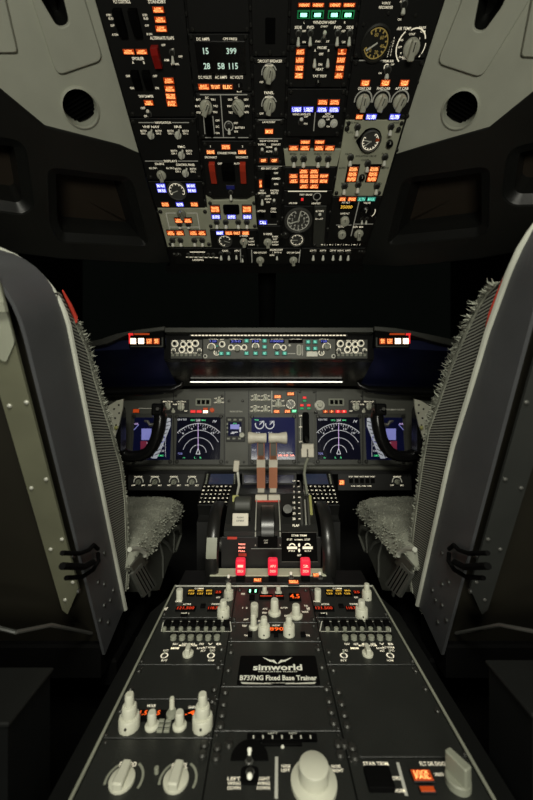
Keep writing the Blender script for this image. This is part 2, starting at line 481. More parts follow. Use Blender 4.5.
# ---- column 1: flight controls
p = Panel(OH, 'flight_control_panel', 'black overhead module with amber lights and a tall red guard marked ALTERNATE FLAPS', CT, px=quad(0, 1, -24, 117))
for x, y, t in ((158.5, 9, 'LOW/PRESSURE'), (160.5, 19, 'LOW/PRESSURE'), (161.5, 28, 'LOW/PRESSURE')): p.ann(x, y, 11, 6, 'a', t)
for x, y in ((129, 51), (142, 51)): p.ann(x, y, 11, 5, 'a', 'LOW/PRESSURE')
for x, y, t in ((169, 80, 'LOW/QUANTITY'), (170, 88, 'LOW/PRESSURE'), (171, 95.5, 'FEEL DIFF/PRESS'), (172, 102.5, 'AUTO/FAIL')): p.ann(x, y, 10, 6, 'a', t)
p.ann(149, 102, 9, 5, 'a', 'YAW/DAMPER')
p.text('FLT CONTROL', 122, 1.5, 3.5, 17); p.text('STANDBY', 157, 1.5, 3.5, 18)
p.text('ALTERNATE FLAPS', 162, 38, 3.2, 24); p.text('SPOILER', 138, 58.5, 3, 12); p.text('A', 133, 62.5, 2.6); p.text('B', 144, 62.5, 2.6)
p.text('YAW DAMPER', 146, 96.2, 2.6, 15)
for x, y, t in ((109, 15, 'STBY'), (111, 18.5, 'RUD'), (112.5, 25.5, 'OFF'), (115, 34.5, 'A ON'), (145, 15, 'STBY'), (146, 18.5, 'RUD'), (147, 25.5, 'OFF'), (149.5, 34, 'B ON'),
                (128, 76, 'OFF'), (155, 76, 'OFF'), (132, 88, 'ON'), (157, 88, 'ON'), (163.5, 45, 'OFF'), (172.5, 49.5, 'UP'), (166.5, 60, 'ARM'), (180.5, 56.5, 'OFF'), (175, 64, 'DOWN'),
                (143, 108, 'OFF'), (146, 116, 'ON')): p.text(t, x, y, 2.2, None)
for x in (121, 136): p.guard(x, 22, 8, 26, KX, .014)
for x in (137, 148): p.guard(x, 79, 7, 17, KX, .012)
p.guard(157, 56, 7, 21, REDD, .016, 'red_switch_guard')['label'] = 'tall red switch guard'
p.toggle(173, 57.5, 7.5, 3.6, -1); p.toggle(148.5, 111.5, 4, 3.4, 1)
p.done()
# ---- navigation / displays source
p = Panel(OH, 'navigation_source_panel', 'black overhead module with three small transfer selectors under the word NAVIGATION', CT, px=quad(0, 1, 118.5, 180))
p.line(138.5, 122.5, 154, 122.5, .8); p.line(172, 122.5, 189, 122.5, .8); p.text('NAVIGATION', 163, 122.5, 2.2, 16)
for x, y, t in ((151, 135, 'VHF NAV'), (178, 135, 'IRS'), (181.5, 155, 'FMC'), (185.5, 173, 'CONTROL PANEL')):
    p.knob(x, y, 3.4, -25, 'bat', WH, 'selector')
    p.text(t, x, y - 8.3, 2.3, 2.4 * len(t) if len(t) < 8 else 19)
    for sx, l1, l2 in ((-7.5, 'BOTH', 'ON 1'), (7.5, 'BOTH', 'ON 2')):
        p.text(l1, x + sx, y - 4.2, 1.9, 6); p.text(l2, x + sx, y - 1.6, 1.9, 5)
p.line(145, 161, 163, 161, .8); p.line(178, 161, 198, 161, .8); p.text('DISPLAYS', 170.5, 161, 2.2, 13)
p.knob(161.5, 175, 4.6, 4); p.text('SOURCE', 159.5, 163.8, 2.1, 9)
for x, t in ((153, 'ALL ON 1'), (170, 'ALL ON 2')): p.text(t, x, 168, 1.9, 8)
p.done()
# ---- fuel temp gauge
p = Panel(OH, 'fuel_temperature_panel', 'black overhead strip with a small round dial flanked by two pairs of blue lights', CT, px=quad(0, 1, 181.5, 207.5), screws=False)
for x, y, t in ((161, 184.8, 'ENG VALVE'), (162, 189.6, 'SPAR VALVE'), (191, 184.8, 'ENG VALVE'), (192, 189.6, 'SPAR VALVE')): p.ann(x, y, 9, 4, 'b', t)
for x, c, t in ((165.5, 'a', 'FILTER/BYPASS'), (180, 'b', 'VALVE OPEN'), (194.5, 'a', 'FILTER/BYPASS')): p.ann(x, 203.6, 7.4, 4.2, c, t)
p.gauge(177, 190.5, 8.6, (-160,), -30, 210, 8, m=LT)
p.done()
# ---- fuel pumps (grey)
p = Panel(OH, 'fuel_pump_panel', 'grey overhead module with flow lines, six amber lights and rows of pump switches', CT,
          px=[(157.5, 208.5), (208, 208.5), (212, 247), (167.5, 247)], mat_=GP)
for pts in (((166, 213), (170, 231)), ((197, 213), (200, 231)), ((166, 213), (176, 213)), ((187, 213), (197, 213)), ((170, 227), (200, 227))): p.line(*pts[0], *pts[1], 1, LTD)
p.knob(181.5, 213.5, 4.4, 10, 'pointer', KNG, 'crossfeed_selector')
for x, y, t in ((178.8, 219.8, 'LOW/PRESSURE'), (188, 219.8, 'LOW/PRESSURE'), (171, 232.2, 'LOW/PRESSURE'), (180, 232.2, 'LOW/PRESSURE'), (193.5, 232.2, 'LOW/PRESSURE'), (202, 232.2, 'LOW/PRESSURE')): p.ann(x, y, 7.6, 4.4, 'a', t)
for x in (180, 188.5): p.toggle(x, 225.8, 3.6, 3.4, -1)
for x in (173, 181, 194.8, 202.6): p.toggle(x, 242.2, 5, 3.6, -1)
for x, t in ((176, 'AFT'), (198.5, 'FWD')): p.text(t, x, 238, 1.9, None, MK)
p.done()
# ---- column 2
p = Panel(OH, 'blank_cover', 'plain black blank overhead cover above the DC AMPS meter', CT, px=quad(1, 2, -24, 32.5))
p.done()
p = Panel(OH, 'electrical_meter_panel', 'black overhead module with a digital DC AMPS and CPS FREQ readout', CT, px=[(188, 34), (248.5, 34), (252, 92), (194, 92)])
W_, H_ = p.size(221, 57.5, 49, 33)
mb = MB().box(-W_ / 2, W_ / 2, -H_ / 2, H_ / 2, 0, .004, KG, bev=.001)
q0 = p.h(221, 57.5)
for st, x, y, w in (('15', 206, 50, 5.4), ('399', 231.5, 50, 10), ('28', 207, 65, 6.5), ('58', 221.2, 65, 7), ('115', 233.5, 65, 9)):
    d = p.h(x, y) - q0; ww, hh = p.size(x, y, w, 6.2)
    mb.text(st, d.x, d.y, hh, .0045, SEG, w=ww)
p.put(mb, 'digital_display', 221, 57.5)
for st, x, y, w in (('DC AMPS', 203, 39, 13), ('CPS FREQ', 230, 39, 14), ('DC VOLTS', 205, 77.2, 13), ('AC AMPS', 221, 77.2, 12), ('AC VOLTS', 236.5, 77.2, 13)): p.text(st, x, y, 3, w)
p.ann(204, 86, 11, 5.6, 'a', 'BAT/DISCHARGE'); p.ann(215.6, 86, 10.5, 5, 'd', 'TR UNIT'); p.ann(227.5, 86, 11, 5, 'd', 'ELEC')
p.knob(239.2, 86, 3.4, 0, 'black', KN, 'test_button'); p.text('MAINT', 239.5, 91.5, 1.6, 5)
p.done()
p = Panel(OH, 'electrical_selector_panel', 'black overhead module with DC and AC rotary selectors and a BAT toggle', CT, px=quad(1, 2, 93, 139.5))
p.line(197, 94.6, 249, 94.6, .9); p.line(220.5, 95, 223.5, 137, 1); p.line(204, 137.5, 211, 137.5, .8); p.line(213, 137.5, 235, 137.5, .8); p.line(238, 137.5, 249, 137.5, .8)
p.text('DC', 207, 97.6, 2.2); p.text('AC', 236, 97.6, 2.2)
p.knob(206.2, 107, 6.3, -30); p.knob(238.4, 106.5, 6.3, 35)
for x, y, t in ((198.5, 99.5, 'BAT'), (213, 99.5, 'TR1'), (215.5, 106, 'TR2'), (215, 112, 'TR3'), (197.5, 106, 'BUS'), (198.8, 112.5, 'STBY'),
                (230, 99.5, 'GRD'), (246, 99.5, 'GEN1'), (247, 106, 'APU'), (246.5, 112, 'GEN2'), (229.5, 106, 'INV'), (230.8, 112.5, 'TEST')): p.text(t, x, y, 2, 4.5)
p.line(203.5, 116, 205, 134, .9); p.line(212.8, 116, 214.6, 134, .9)
p.guard(209.4, 126, 6.4, 18, KX, .012)
for y, t in ((120.5, 'OFF'), (126.6, 'DC'), (133, 'ON')): p.text(t, 217.5, y, 2, None)
p.arc(228.8, 126, 4.2, 0, 360, .9); p.toggle(229.2, 129, 6.2, 3.2, -1)
p.text('OFF', 235.8, 123, 2); p.text('BATTERY', 240, 127.6, 2, 10); p.text('ON', 236, 131.4, 2)
p.done()
p = Panel(OH, 'standby_power_panel', 'black overhead module with two upright red guards under STANDBY POWER', CT, px=[(202, 141), (253, 141), (255.5, 196), (207, 196)])
p.ann(226, 146.2, 9, 5, 'a', 'STANDBY/PWR OFF'); p.ann(210.8, 151.2, 8.6, 4.4, 'd', 'DRIVE'); p.ann(242.2, 151.2, 8.6, 4.4, 'd', 'DRIVE')
p.text('STANDBY POWER', 227, 153, 2.2, 19); p.text('DISCONNECT', 211, 157.2, 2, 12); p.text('DISCONNECT', 242, 157.2, 2, 12)
p.text('OFF', 220, 163.5, 2); p.text('1', 210.5, 146.3, 2); p.text('2', 242.5, 146.3, 2); p.text('AUTO', 237.5, 163.5, 2)
for x in (213.2, 243.2): p.guard(x, 172, 5.6, 20, RED, .014, 'red_switch_guard')['label'] = 'upright red switch guard'
p.guard(228.5, 171, 12, 16, KX, .014)
p.ann(230.5, 186.6, 8, 3.8, 'B', 'GRD PWR'); p.toggle(231, 195, 6, 3, -1)
p.done()
# ---- generator panel (grey, notched)
p = Panel(OH, 'generator_panel', 'grey overhead module with a scooped top edge and blue and amber generator lights', CT,
          px=[(206, 196.5), (209.5, 198.5), (213, 200.8), (222, 200.6), (230, 200), (240, 200.6), (247, 200.6), (251, 198.5), (254.5, 195.5), (257, 229), (209.8, 229)], mat_=GP, screws=False)
p.ann(215.2, 208.4, 9, 6.4, 'a', 'TRANSFER/BUS OFF'); p.ann(247, 208.4, 9, 6.4, 'a', 'TRANSFER/BUS OFF')
for x in (216, 231.6, 247.2): p.ann(x, 216, 8.6, 4.2, 'b', 'GEN OFF BUS')
p.blockm(231.3, 208.8, 16, 8.6, KX, 0, .006, 'bus_transfer_guard', rnd=.2)
for x in (217, 226, 238.4, 247): p.toggle(x, 224.2, 5.2, 3.6, -1)
for x in (210, 254): p.screw(x, 203, 1.5); p.screw(x + .8, 226, 1.5)
p.done()
p = Panel(OH, 'auxiliary_power_panel', 'black overhead module with a small exhaust dial below the grey generator module', CT, px=quad(1, 2, 230, 247), screws=False)
for x, c, t in ((220, 'b', 'MAINT'), (229, 'a', 'LOW OIL/PRESSURE'), (237, 'd', 'FAULT'), (245.6, 'a', 'OVER/SPEED')): p.ann(x, 232.2, 7.4, 3.8, c, t)
p.gauge(225, 240.5, 6.6, (-20,), 20, 260, 6)
p.knob(244, 241.5, 4, 5); p.text('L WIPER', 244, 235.8, 1.7, 8)
for i, t in enumerate(('INT', 'LOW', 'HIGH')): p.text(t, 251.5, 238.5 + 3 * i, 1.6)
p.done()
# ---- column 3
p = Panel(OH, 'slotted_blank_cover', 'black overhead blank cover with one upright dark slot above CIRCUIT BREAKER', CT, px=quad(2, 3, -24, 56.5))
p.blockm(270.3, 31, 10, 26, KX, 0, .0015, 'slot', rnd=.1); p.screw(270, 52.5, 1.7); p.done()
p = Panel(OH, 'light_dimmer_panel', 'black overhead module with two dimmer knobs marked CIRCUIT BREAKER and PANEL', CT, px=quad(2, 3, 58, 118))
p.text('CIRCUIT BREAKER', 269.8, 61, 2.9, 25); p.text('PANEL', 269, 92.6, 2.9, 9.5)
for y in (74, 105.5):
    p.knob(269.4, y, 6.2, -12); p.arc(269.2, y - .5, 7.4, 20, 190, 1.0); p.text('BRIGHT', 269.3, y - 8.4, 1.8, 8); p.text('OFF', 261.5, y + 8, 2)
p.done()
p = Panel(OH, 'equipment_cooling_panel', 'black overhead module with SUPPLY and EXHAUST switches and amber lights', CT, px=quad(2, 3, 119, 165))
p.line(258, 119.9, 282, 119.9, .8); p.text('LAVATORY', 269, 122, 2, 13); p.ann(269, 130.6, 8.6, 5, 'a', 'SMOKE')
p.line(258, 138.6, 282, 138.6, .8); p.text('EQUIP COOLING', 269, 141, 2, 18); p.text('SUPPLY', 262, 144.4, 1.9, 8); p.text('EXHAUST', 276, 144.4, 1.9, 9); p.text('NORM', 269, 147, 1.8, 6); p.text('ALTN', 269, 151.4, 1.8, 6)
p.toggle(262.2, 149.4, 5.6, 3.2, 1); p.toggle(275.6, 149.4, 5.6, 3.2, 1)
p.ann(263.4, 159.6, 8.2, 4.2, 'd', 'OFF'); p.ann(274.2, 159.6, 8.2, 4.2, 'd', 'OFF')
p.done()
p = Panel(OH, 'emergency_exit_panel', 'black overhead module marked EMER EXIT LIGHTS with a slim red guard and two toggles', CT, px=quad(2, 3, 166, 225))
p.line(258, 166.2, 282, 166.2, .8); p.text('EMER EXIT LIGHTS', 269.5, 168.4, 2, 21)
p.ann(260.6, 183, 3.2, 8, 'a', 'NOT/ARM'); p.guard(267.6, 179, 6, 15, KX, .012)
for y, t in ((173, 'OFF'), (178.5, 'ARMED'), (184, 'ON')): p.text(t, 276, y, 1.9)
p.text('NO', 262, 190.5, 1.8); p.text('SMOKING', 262, 193, 1.8, 8); p.text('FASTEN', 274.5, 190.5, 1.8, 8); p.text('BELTS', 274.5, 193, 1.8, 7)
for y, t in ((196, 'OFF'), (199, 'AUTO'), (202, 'ON')): p.text(t, 268, y, 1.7)
p.toggle(262.2, 199.6, 6.4, 3, -1); p.toggle(274, 199.8, 6.8, 3, 1)
p.text('ATTEND', 261.5, 211, 1.8, 8); p.text('GRD', 273.5, 208.5, 1.8); p.text('CALL', 273.5, 211.5, 1.8)
p.blockm(261.7, 214.6, 5, 3.6, KX, 0, .004, 'call_button'); p.blockm(273.5, 215, 5, 3.6, KX, 0, .004, 'call_button')
p.ann(263, 221.6, 8, 4, 'b', 'CALL'); p.line(259, 224.3, 277, 224.3, .7)
p.done()
p = Panel(OH, 'wiper_panel', 'black overhead module with a single R WIPER rotary knob', CT, px=quad(2, 3, 226, 247), screws=False)
p.text('R WIPER', 268, 234, 2, 8.5); p.knob(267.8, 242, 4.2, 5)
for i, t in enumerate(('PARK', 'INT', 'LOW', 'HIGH')): p.text(t, 275.3, 236.5 + 2.7 * i, 1.6)
p.done()
# ---- column 4
p = Panel(OH, 'window_heat_panel', 'black overhead module with four mint green lights over WINDOW HEAT switches', CT, px=quad(3, 4, -24, 44.5))
for x in (304.2, 318, 335, 349): p.ann(x, 4.2, 12, 4, 'a', 'OVERHEAT')
for x in (303.6, 317.4, 334.2, 347.8):
    p.blockm(x, 14.2, 12.4, 8, GRO, 0, .003, 'lamp_frame'); p.blockm(x, 14.2, 10.6, 6.4, KX, 0, .0034, 'lamp_frame')
    p.ann(x, 14.2, 6.4, 3.8, 'w', '')['label'] = 'mint green lamp'
for o in [o for o in p.root.children if o.get('label') == 'mint green lamp']:
    o.data.materials[1] = GRNT
p.text('WINDOW HEAT', 324.5, 22.3, 3, 23); p.text('L', 304.3, 22.3, 2.4); p.text('R', 344.8, 22.3, 2.4)
for x, t in ((298.3, 'SIDE'), (310.5, 'FWD'), (337.8, 'FWD'), (350, 'SIDE')): p.text(t, x, 27.3, 3, 7)
for x in (304, 343.5): p.text('OFF', x, 31, 2.2); p.text('ON', x, 42, 2.2)
p.text('OVHT', 324.3, 26.4, 2, 7); p.text('PWR TEST', 322.5, 41.4, 2, 14)
for x, y, ti in ((298.2, 39, -1), (310, 38.6, -1), (324, 34.5, 1), (337, 38.6, -1), (349, 38.6, -1)): p.toggle(x, y, 8, 3.8, ti)
p.done()
p = Panel(OH, 'probe_heat_panel', 'black overhead module with two amber columns beside PROBE HEAT switches', CT, px=quad(3, 4, 45.5, 87.5))
p.blockm(319.5, 66, 27, 42, K, -.001, .003, 'centre_plate'); z = .0034
for y, t in ((51.2, 'CAPT/PITOT'), (59.3, 'L ELEV/PITOT'), (67.2, 'L ALPHA/VANE'), (74.8, 'TEMP/PROBE')): p.ann(300.4 - (y - 51) * .07, y, 8.6, 6, 'a', t)
for y, t in ((51.2, 'F/O/PITOT'), (59.3, 'R ELEV/PITOT'), (67.2, 'R ALPHA/VANE'), (74.8, 'AUX/PITOT')): p.ann(342 - (y - 51) * .14, y, 8.6, 6, 'a', t)
p.line(310, 44.9, 334, 44.9, .7); 
for st, x, y, w in (('PROBE', 322, 46.8, 9), ('A', 315, 49.6, None), ('B', 328.5, 49.6, None), ('OFF', 321, 53.2, None), ('ON', 320, 63.6, None), ('HEAT', 319.5, 68.4, 7.5), ('TAT TEST', 319.5, 75.2, 14)):
    q = p.h(x, y); ww, hh = p.size(x, y, w or 1, 2.5); p.let.text(st, q.x, q.y, hh, .0036, LT, w=ww if w else None)
p.toggle(314.5, 60.4, 8, 3.8, -1); p.toggle(327.6, 60.2, 8, 3.8, -1); p.knob(317.8, 82, 2.8, 0, 'black', KN, 'test_button')
p.done()
p = Panel(OH, 'anti_ice_panel', 'black overhead module with four blue lights and round WING and ENG anti-ice switches', CT, px=quad(3, 4, 89, 136.5))
for x in (296.6, 308.2): p.ann(x, 108.6, 10.4, 5.4, 'b', 'L VALVE/OPEN')
for x in (322, 333.8): p.ann(x, 108.8, 10.4, 5.2, 'b', 'COWL/VALVE OPEN')
for x in (322.6, 334.4): p.ann(x, 101.4, 10, 5.4, 'a', 'COWL/ANTI-ICE')
p.text('WING ANTI-ICE', 301.5, 114.2, 2.1, 18); p.text('ENG', 328, 113.6, 2.1, 5); p.text('ANTI-ICE', 328, 116.4, 2.1, 11)
p.text('OFF', 306, 116.6, 1.9); p.text('ON', 305.6, 123.6, 1.9); p.text('OFF', 328, 119.4, 1.7); p.text('ON', 328, 126.4, 1.7)
p.line(315.3, 112, 313.6, 131, .9); p.toggle(301.2, 119.6, 4.4, 3.6, 1); p.knob(321.6, 123.2, 3.2, 0, 'ring', WH, 'switch_cap'); p.knob(333.8, 123.2, 3.2, 0, 'ring', WH, 'switch_cap')
p.done()
p = Panel(OH, 'hydraulic_pump_panel', 'small grey overhead module with four white pump switches under a row of amber lights', CT,
          px=[(283.6, 149.5), (341, 149.5), (337, 166.5), (285.5, 166.5)], mat_=GP, screws=False)
for x in (305.2, 319.6): p.ann(x, 141.2, 10, 3.8, 'a', 'OVERHEAT')
for x in (293.6, 304.8, 319, 329.6): p.ann(x, 147.2, 9.4, 4.8, 'a', 'LOW/PRESSURE')
for x in (293.8, 303.4, 318, 327.6): p.toggle(x, 162, 6.2, 4, -1)
for x, t in ((293.5, 'ENG1'), (303.5, 'ELEC2'), (318, 'ELEC1'), (328, 'ENG2')): p.text(t, x, 153.8, 1.8, 7, MK)
p.done()
p = Panel(OH, 'door_warning_panel', 'black overhead module with a cross shaped cluster of twelve amber door lights', CT, px=quad(3, 4, 167.5, 189.5), screws=False)
for x, y, t in ((303.8, 170.6, 'FWD/ENTRY'), (314, 170.6, 'FWD/SERVICE'), (293.4, 175.2, 'FWD/CARGO'), (303.9, 175.4, 'LEFT FWD/OVERWING'), (314, 175.4, 'RIGHT FWD/OVERWING'), (324, 175.2, 'EQUIP'),
                (293.6, 180.2, 'AFT/CARGO'), (304, 180.2, 'LEFT AFT/OVERWING'), (314, 180.2, 'RIGHT AFT/OVERWING'), (323.4, 180.2, 'AIRSTAIR'), (304, 185.6, 'AFT/ENTRY'), (314, 185.6, 'AFT/SERVICE')):
    p.ann(x, y, 8.8, 4.2, 'a', t)
p.done()
p = Panel(OH, 'voice_recorder_panel', 'black overhead strip with a single red lamp and a small round microphone ring', CT, px=quad(3, 4, 190.5, 205), screws=False)
p.line(288, 191.2, 327, 191.2, 1, LT); p.ann(302.2, 198.6, 2.4, 2.6, 'r', ''); p.arc(317, 196.5, 3.6, 0, 360, .8); p.line(317, 200, 317, 203, .7); p.text('HEADSET', 316, 203.3, 1.7, 9)
p.text('TEST', 302, 194.6, 1.7); p.text('ERASE', 309, 194.6, 1.7); p.text('600 OHM', 293, 203, 1.7, 8)
p.done()
p = Panel(OH, 'cabin_altitude_panel', 'black overhead module with a large round altitude dial above a small climb dial', CT, px=[(284, 206), (313.5, 206), (311.8, 247), (281.8, 247)], screws=False)
p.blockm(299, 219.5, 27, 27, K, 0, .003, 'bezel', rnd=.12)
g = p.gauge(298.2, 219.6, 12.4, (80, 200), -250, 80, 12, m=LTD, nums=list('123456789')); g.location.z = .003
p.gauge(296.8, 239.6, 6.8, (180,), -180, 150, 8, m=LT); p.screw(285.5, 234.5, 3)
p.done()
p = Panel(OH, 'altitude_horn_panel', 'narrow dark overhead module with one pale horn cutout switch beside the large altitude dial', CT, px=[(314.5, 206), (326.5, 206), (324, 247), (312.8, 247)], mat_=MPD, screws=False)
p.text('ALT HORN', 319.6, 211, 1.8, 8); p.toggle(319.5, 214, 4.4, 3, 1); p.text('CUTOUT', 319, 218.8, 1.7, 8); p.screw(314.6, 245, 1.5)
p.done()
# ---- column 5
p = Panel(OH, 'temperature_dial_panel', 'black overhead module with an oval yellow dial and a large AIR TEMP selector', CT, px=quad(4, 5, -24, 58.5))
p.text('VOICE', 386, 3, 2.3, 8.5); p.text('RECORDER', 386, 7.2, 2.6, 14); p.text('AUTO', 403.4, 1.5, 2.2, 7); p.toggle(403, 8.6, 6.4, 4.4, -1); p.text('ON', 399.4, 19.4, 2.2)
p.screw(388.4, 13.2, 1.3); p.screw(415.4, 15.4, 1.3); p.screw(363.4, 24.4, 1.3)
p.gauge(375.8, 43.2, 13.2, (-150,), -160, 130, 12, m=DYL, nums=['0', '20', '40', '60', '80'], rim=SC)
p.text('AIR TEMP', 404, 28.4, 2.9, 14); p.text('PASS', 422.4, 27.4, 2.1, 7); p.text('CAB', 423, 31.4, 2.1, 5)
p.knob(411.2, 47.8, 8, 0); p.arc(410.8, 46.4, 14, 130, 235, 1.0, LT); p.arc(413, 44, 11.5, 20, 120, 1.0, LT); p.arc(412, 46, 13, -40, 10, .8, LT)
for i in range(7): p.text('SUPPLY'[i % 6], 394.2 - i * 0.6, 38 + 2.8 * i, 1.8); p.text('o', 391 - i * .6, 42 + 2.4 * i, 1.2)
for i, (x, y) in enumerate(((401, 40), (400, 47), (401, 53), (412, 34), (420, 38), (405, 58.3), (402, 57))): p.text(('FWD', 'AFT', 'R', 'CONT', 'L', 'PACK', 'DUCT')[i], x, y, 2)
p.done()
p = Panel(OH, 'cabin_temperature_panel', 'black overhead module with three equal knobs marked CONT CAB, FWD CAB and AFT CAB', CT, px=quad(4, 5, 60, 119.3))
p.line(359, 60.4, 386, 60.4, .9); p.text('TRIM AIR', 388.2, 61, 2.4, 11); p.arc(386.4, 67, 2.2, 0, 360, .8, LT); p.text('OFF', 392.5, 64.4, 1.8); p.toggle(386.6, 73.6, 6, 4.6, -1); p.text('ON', 380, 73, 1.8)
for x in (365, 385, 404): p.ann(x, 82.2, 9, 6, 'a', 'ZONE/TEMP')
for x, t in ((364.4, 'CONT CAB'), (383.5, 'FWD CAB'), (401.8, 'AFT CAB')): p.text(t, x, 88.4, 2.6, 13)
for x, a in ((363, 0), (381, -10), (399.6, -12)):
    p.knob(x, 101.6, 6.6, a); p.arc(x, 100.6, 8.4, -10, 190, 1.2, PL)
p.ann(359.2, 116, 7, 5, 'a', 'RAM DOOR'); p.ann(371, 116, 10.6, 5.4, 'b', 'FULL OPEN'); p.ann(394.4, 116, 10.2, 5.4, 'b', 'FULL OPEN')
p.done()
p = Panel(OH, 'bleed_air_panel', 'large grey overhead module with a teardrop black duct pressure dial', CT,
          px=[(345.6, 120.3), (404.5, 120.3), (382, 196), (333.4, 196)], mat_=GP)
k = p.sc(370, 140)
mb = MB().prism([(11.6 * k * math.cos(math.radians(a)), 10.8 * k * math.sin(math.radians(a))) for a in range(-125, 126, 10)] + [(-13.5 * k, -.6 * k)], 0, .004, KX, bev=.001)
p.put(mb, 'dial_surround', 369.5, 140)
g = p.gauge(370, 140, 9, (-140, 170), -210, 60, 12, m=LT); g.location.z = .004
p.blockm(377.4, 138.6, 4, 3, AMD, .004, .0065, 'dial_flag')
for x, y in ((356.8, 130.6), (390, 130.2), (350, 160.6), (367, 166.6), (384, 160.4), (344, 189), (357.5, 187.6), (376, 189)): p.toggle(x, y, 6.4, 4, -1)
p.knob(389.4, 143.2, 3.4, 0, 'black', KN, 'test_button'); p.knob(361.8, 177, 3, 0, 'black', KN, 'test_button')
for x in (352.2, 373): p.blockm(x, 173, 12, 17, KX, 0, .003, 'lamp_housing')
for y, t in ((168.2, 'DUAL/BLEED'), (173.4, 'PACK/TRIP OFF'), (178.4, 'BLEED/TRIP OFF')):
    c = 'd' if y < 170 else 'a'
    p.ann(352.4 - (y - 173) * .2, y, 9.6, 4.6, c, t); p.ann(373 - (y - 173) * .25, y, 9.6, 4.6, c, t)
for x, y, t in ((352, 122.6, 'RECIRC FAN'), (396, 122.8, 'OVHT'), (348.5, 154, 'PACK'), (385, 153.8, 'PACK'), (366, 156, 'ISOLATION VALVE'), (342, 168, 'AUTO'), (385, 168, 'AUTO'), (345, 183.4, 'BLEED'), (378, 183.6, 'BLEED'), (350, 132.5, 'AUTO'), (398, 132, 'AUTO'), (365, 160, 'CLOSE')): p.text(t, x, y, 1.9, None, MK)
p.screw(347, 128.5, 2); p.screw(398.5, 129.5, 2)
p.done()
p = Panel(OH, 'pressurisation_panel', 'black overhead module with an amber 35000 style altitude readout and green framed lights', CT,
          px=[(332.8, 196.9), (381.6, 196.9), (367, 243), (326.6, 243)], screws=False)
p.root['label'] = 'dark overhead module with a small amber five digit readout under green and amber lights'
for x, w, c, t in ((342.4, 6.6, 'a', 'AUTO FAIL'), (351.8, 8.4, 'a', 'OFF SCHED'), (361.4, 8, 't', 'ALTN'), (371.2, 8.2, 't', 'MANUAL')): p.ann(x, 198.3, w, 4, c, t)
p.text('FLT ALT', 346, 202.5, 1.7, 8); p.window(346.4, 206.2, 14, 5, '35000', YLD); p.text('LAND ALT', 345, 213.4, 1.7, 9)
p.knob(344.6, 220, 4.4, 10, 'round'); p.knob(341.8, 233.4, 4, 0, 'round'); p.knob(358.6, 233.6, 4.6, 10); p.knob(365.2, 210, 5, 0, 'black')
p.text('AUTO', 341, 226.6, 1.8, 6); p.text('ALTN   MAN', 358, 226.8, 1.8, 10); p.line(359.2, 200.8, 351, 236, 1); p.line(336, 225, 351.6, 225, .8); p.line(354, 224, 373, 224, .8)
p.toggle(361.8, 220.4, 4.6, 2.4, -1); p.toggle(366, 220.4, 4.6, 2.4, -1); p.text('VALVE', 367, 202.8, 1.7, 7); p.arc(369, 212, 6, -50, 30, .8, LT)
p.done()
# ---- bottom strip
p = Panel(OH, 'engine_start_panel', 'black overhead strip at the front edge with two engine start knobs', CT, px=[(247, 248.2), (301, 248.2), (299, 264), (249, 264)], screws=False)
for x, t in ((260.2, '1'), (293.4, '2')): p.knob(x, 260, 4, 5); p.text('GRD OFF CONT', x, 252.6, 1.7, 13)
p.text('ENGINE START', 276.5, 249.8, 1.9, 13); p.toggle(277, 256, 4.6, 2.4, -1); p.line(251.6, 249.6, 252, 262.6, .9); p.line(302 - 1.6, 249.6, 300.2 - 1.4, 262.6, .9)
p.text('IGN', 272, 255, 1.6); p.text('L  BOTH  R', 277, 252.4, 1.6, 9)
p.done()
p = Panel(OH, 'landing_light_panel', 'black overhead strip at the front edge, left side, with small landing light switches', CT, px=[(170.5, 248.2), (246, 248.2), (247.6, 264), (176, 264)], screws=False)
p.line(190, 252, 205, 252, 1, LT); p.line(186, 257, 218, 257.6, .8, LT); p.text('LANDING', 198, 259.8, 1.8, 11)
for i in range(6): p.toggle(188.5 + i * 5, 255.4, 2.8, 2.2, -1, KNG)
for x in (221.2, 229): p.toggle(x, 255.4, 5.4, 2.8, -1)
p.toggle(236.4, 255, 5, 2.4, -1); p.toggle(242.6, 258.4, 4.4, 2.2, -1); p.text('TAXI', 225, 250.8, 1.9, 6); p.text('APU', 236.8, 250.6, 1.8, 5); p.line(240.4, 249, 240.8, 262.4, .9)
for x in (174.5, 178.8): p.toggle(x, 253, 4, 2.6, 1, SC)
p.done()
p = Panel(OH, 'exterior_light_panel', 'black overhead strip at the front edge, right side, with five white light switches', CT, px=[(302, 248.2), (365.2, 248.2), (361.6, 259), (332, 264), (300.6, 264)], screws=False)
for x, t in ((313.2, 'LOGO'), (323, 'POSITION'), (333, 'STROBE'), (340.4, 'WING'), (348, 'WHEEL')): p.text(t, x, 250.6, 1.9, 6); p.toggle(x, 255.2, 6, 3, -1)
for i in range(15): p.text('|' if i % 3 else '-', 322 + i * 2.7, 244.6, 1.8)
for x in (359.2, 362): p.screw(x, 251.5, 1.6)
p.done()
# ================================================================ GLARESHIELD + MODE PANEL
GD = 1.15
GS = Plane((0, GD, H), (1, 0, 0), (0, 0, 1))
def wz(py, d): return H + (CY - py) / F * d
def wx(px, d): return (px - CX) / F * d
YZ = Matrix(((0, 0, 1, 0), (1, 0, 0, 0), (0, 1, 0, 0), (0, 0, 0, 1)))   # prism in (y,z) extruded along x

t = thing('glareshield', 'long dark glareshield hood spanning the cockpit above the instrument panel', 'glareshield', T3(0, GD, wz(331, GD)))
o = t.location
def gpart(name, prof, x0, x1, m, bev=0):
    mb = MB(); mb.prism([(y, z - 0) for y, z in prof], x0, x1, m, YZ)
    return mb.build(name, t, T3(-o.x, -o.y, -o.z))
zt, zb = wz(327.5, GD), wz(334, GD)
xl, xr = wx(166, GD), wx(372, GD)
gpart('centre_brow', [(GD - .012, zb + .004), (GD - .010, zt - .003), (GD, zt), (GD + .40, zt + .03), (GD + .40, zb + .02), (GD + .02, zb)], xl, xr, MPD)
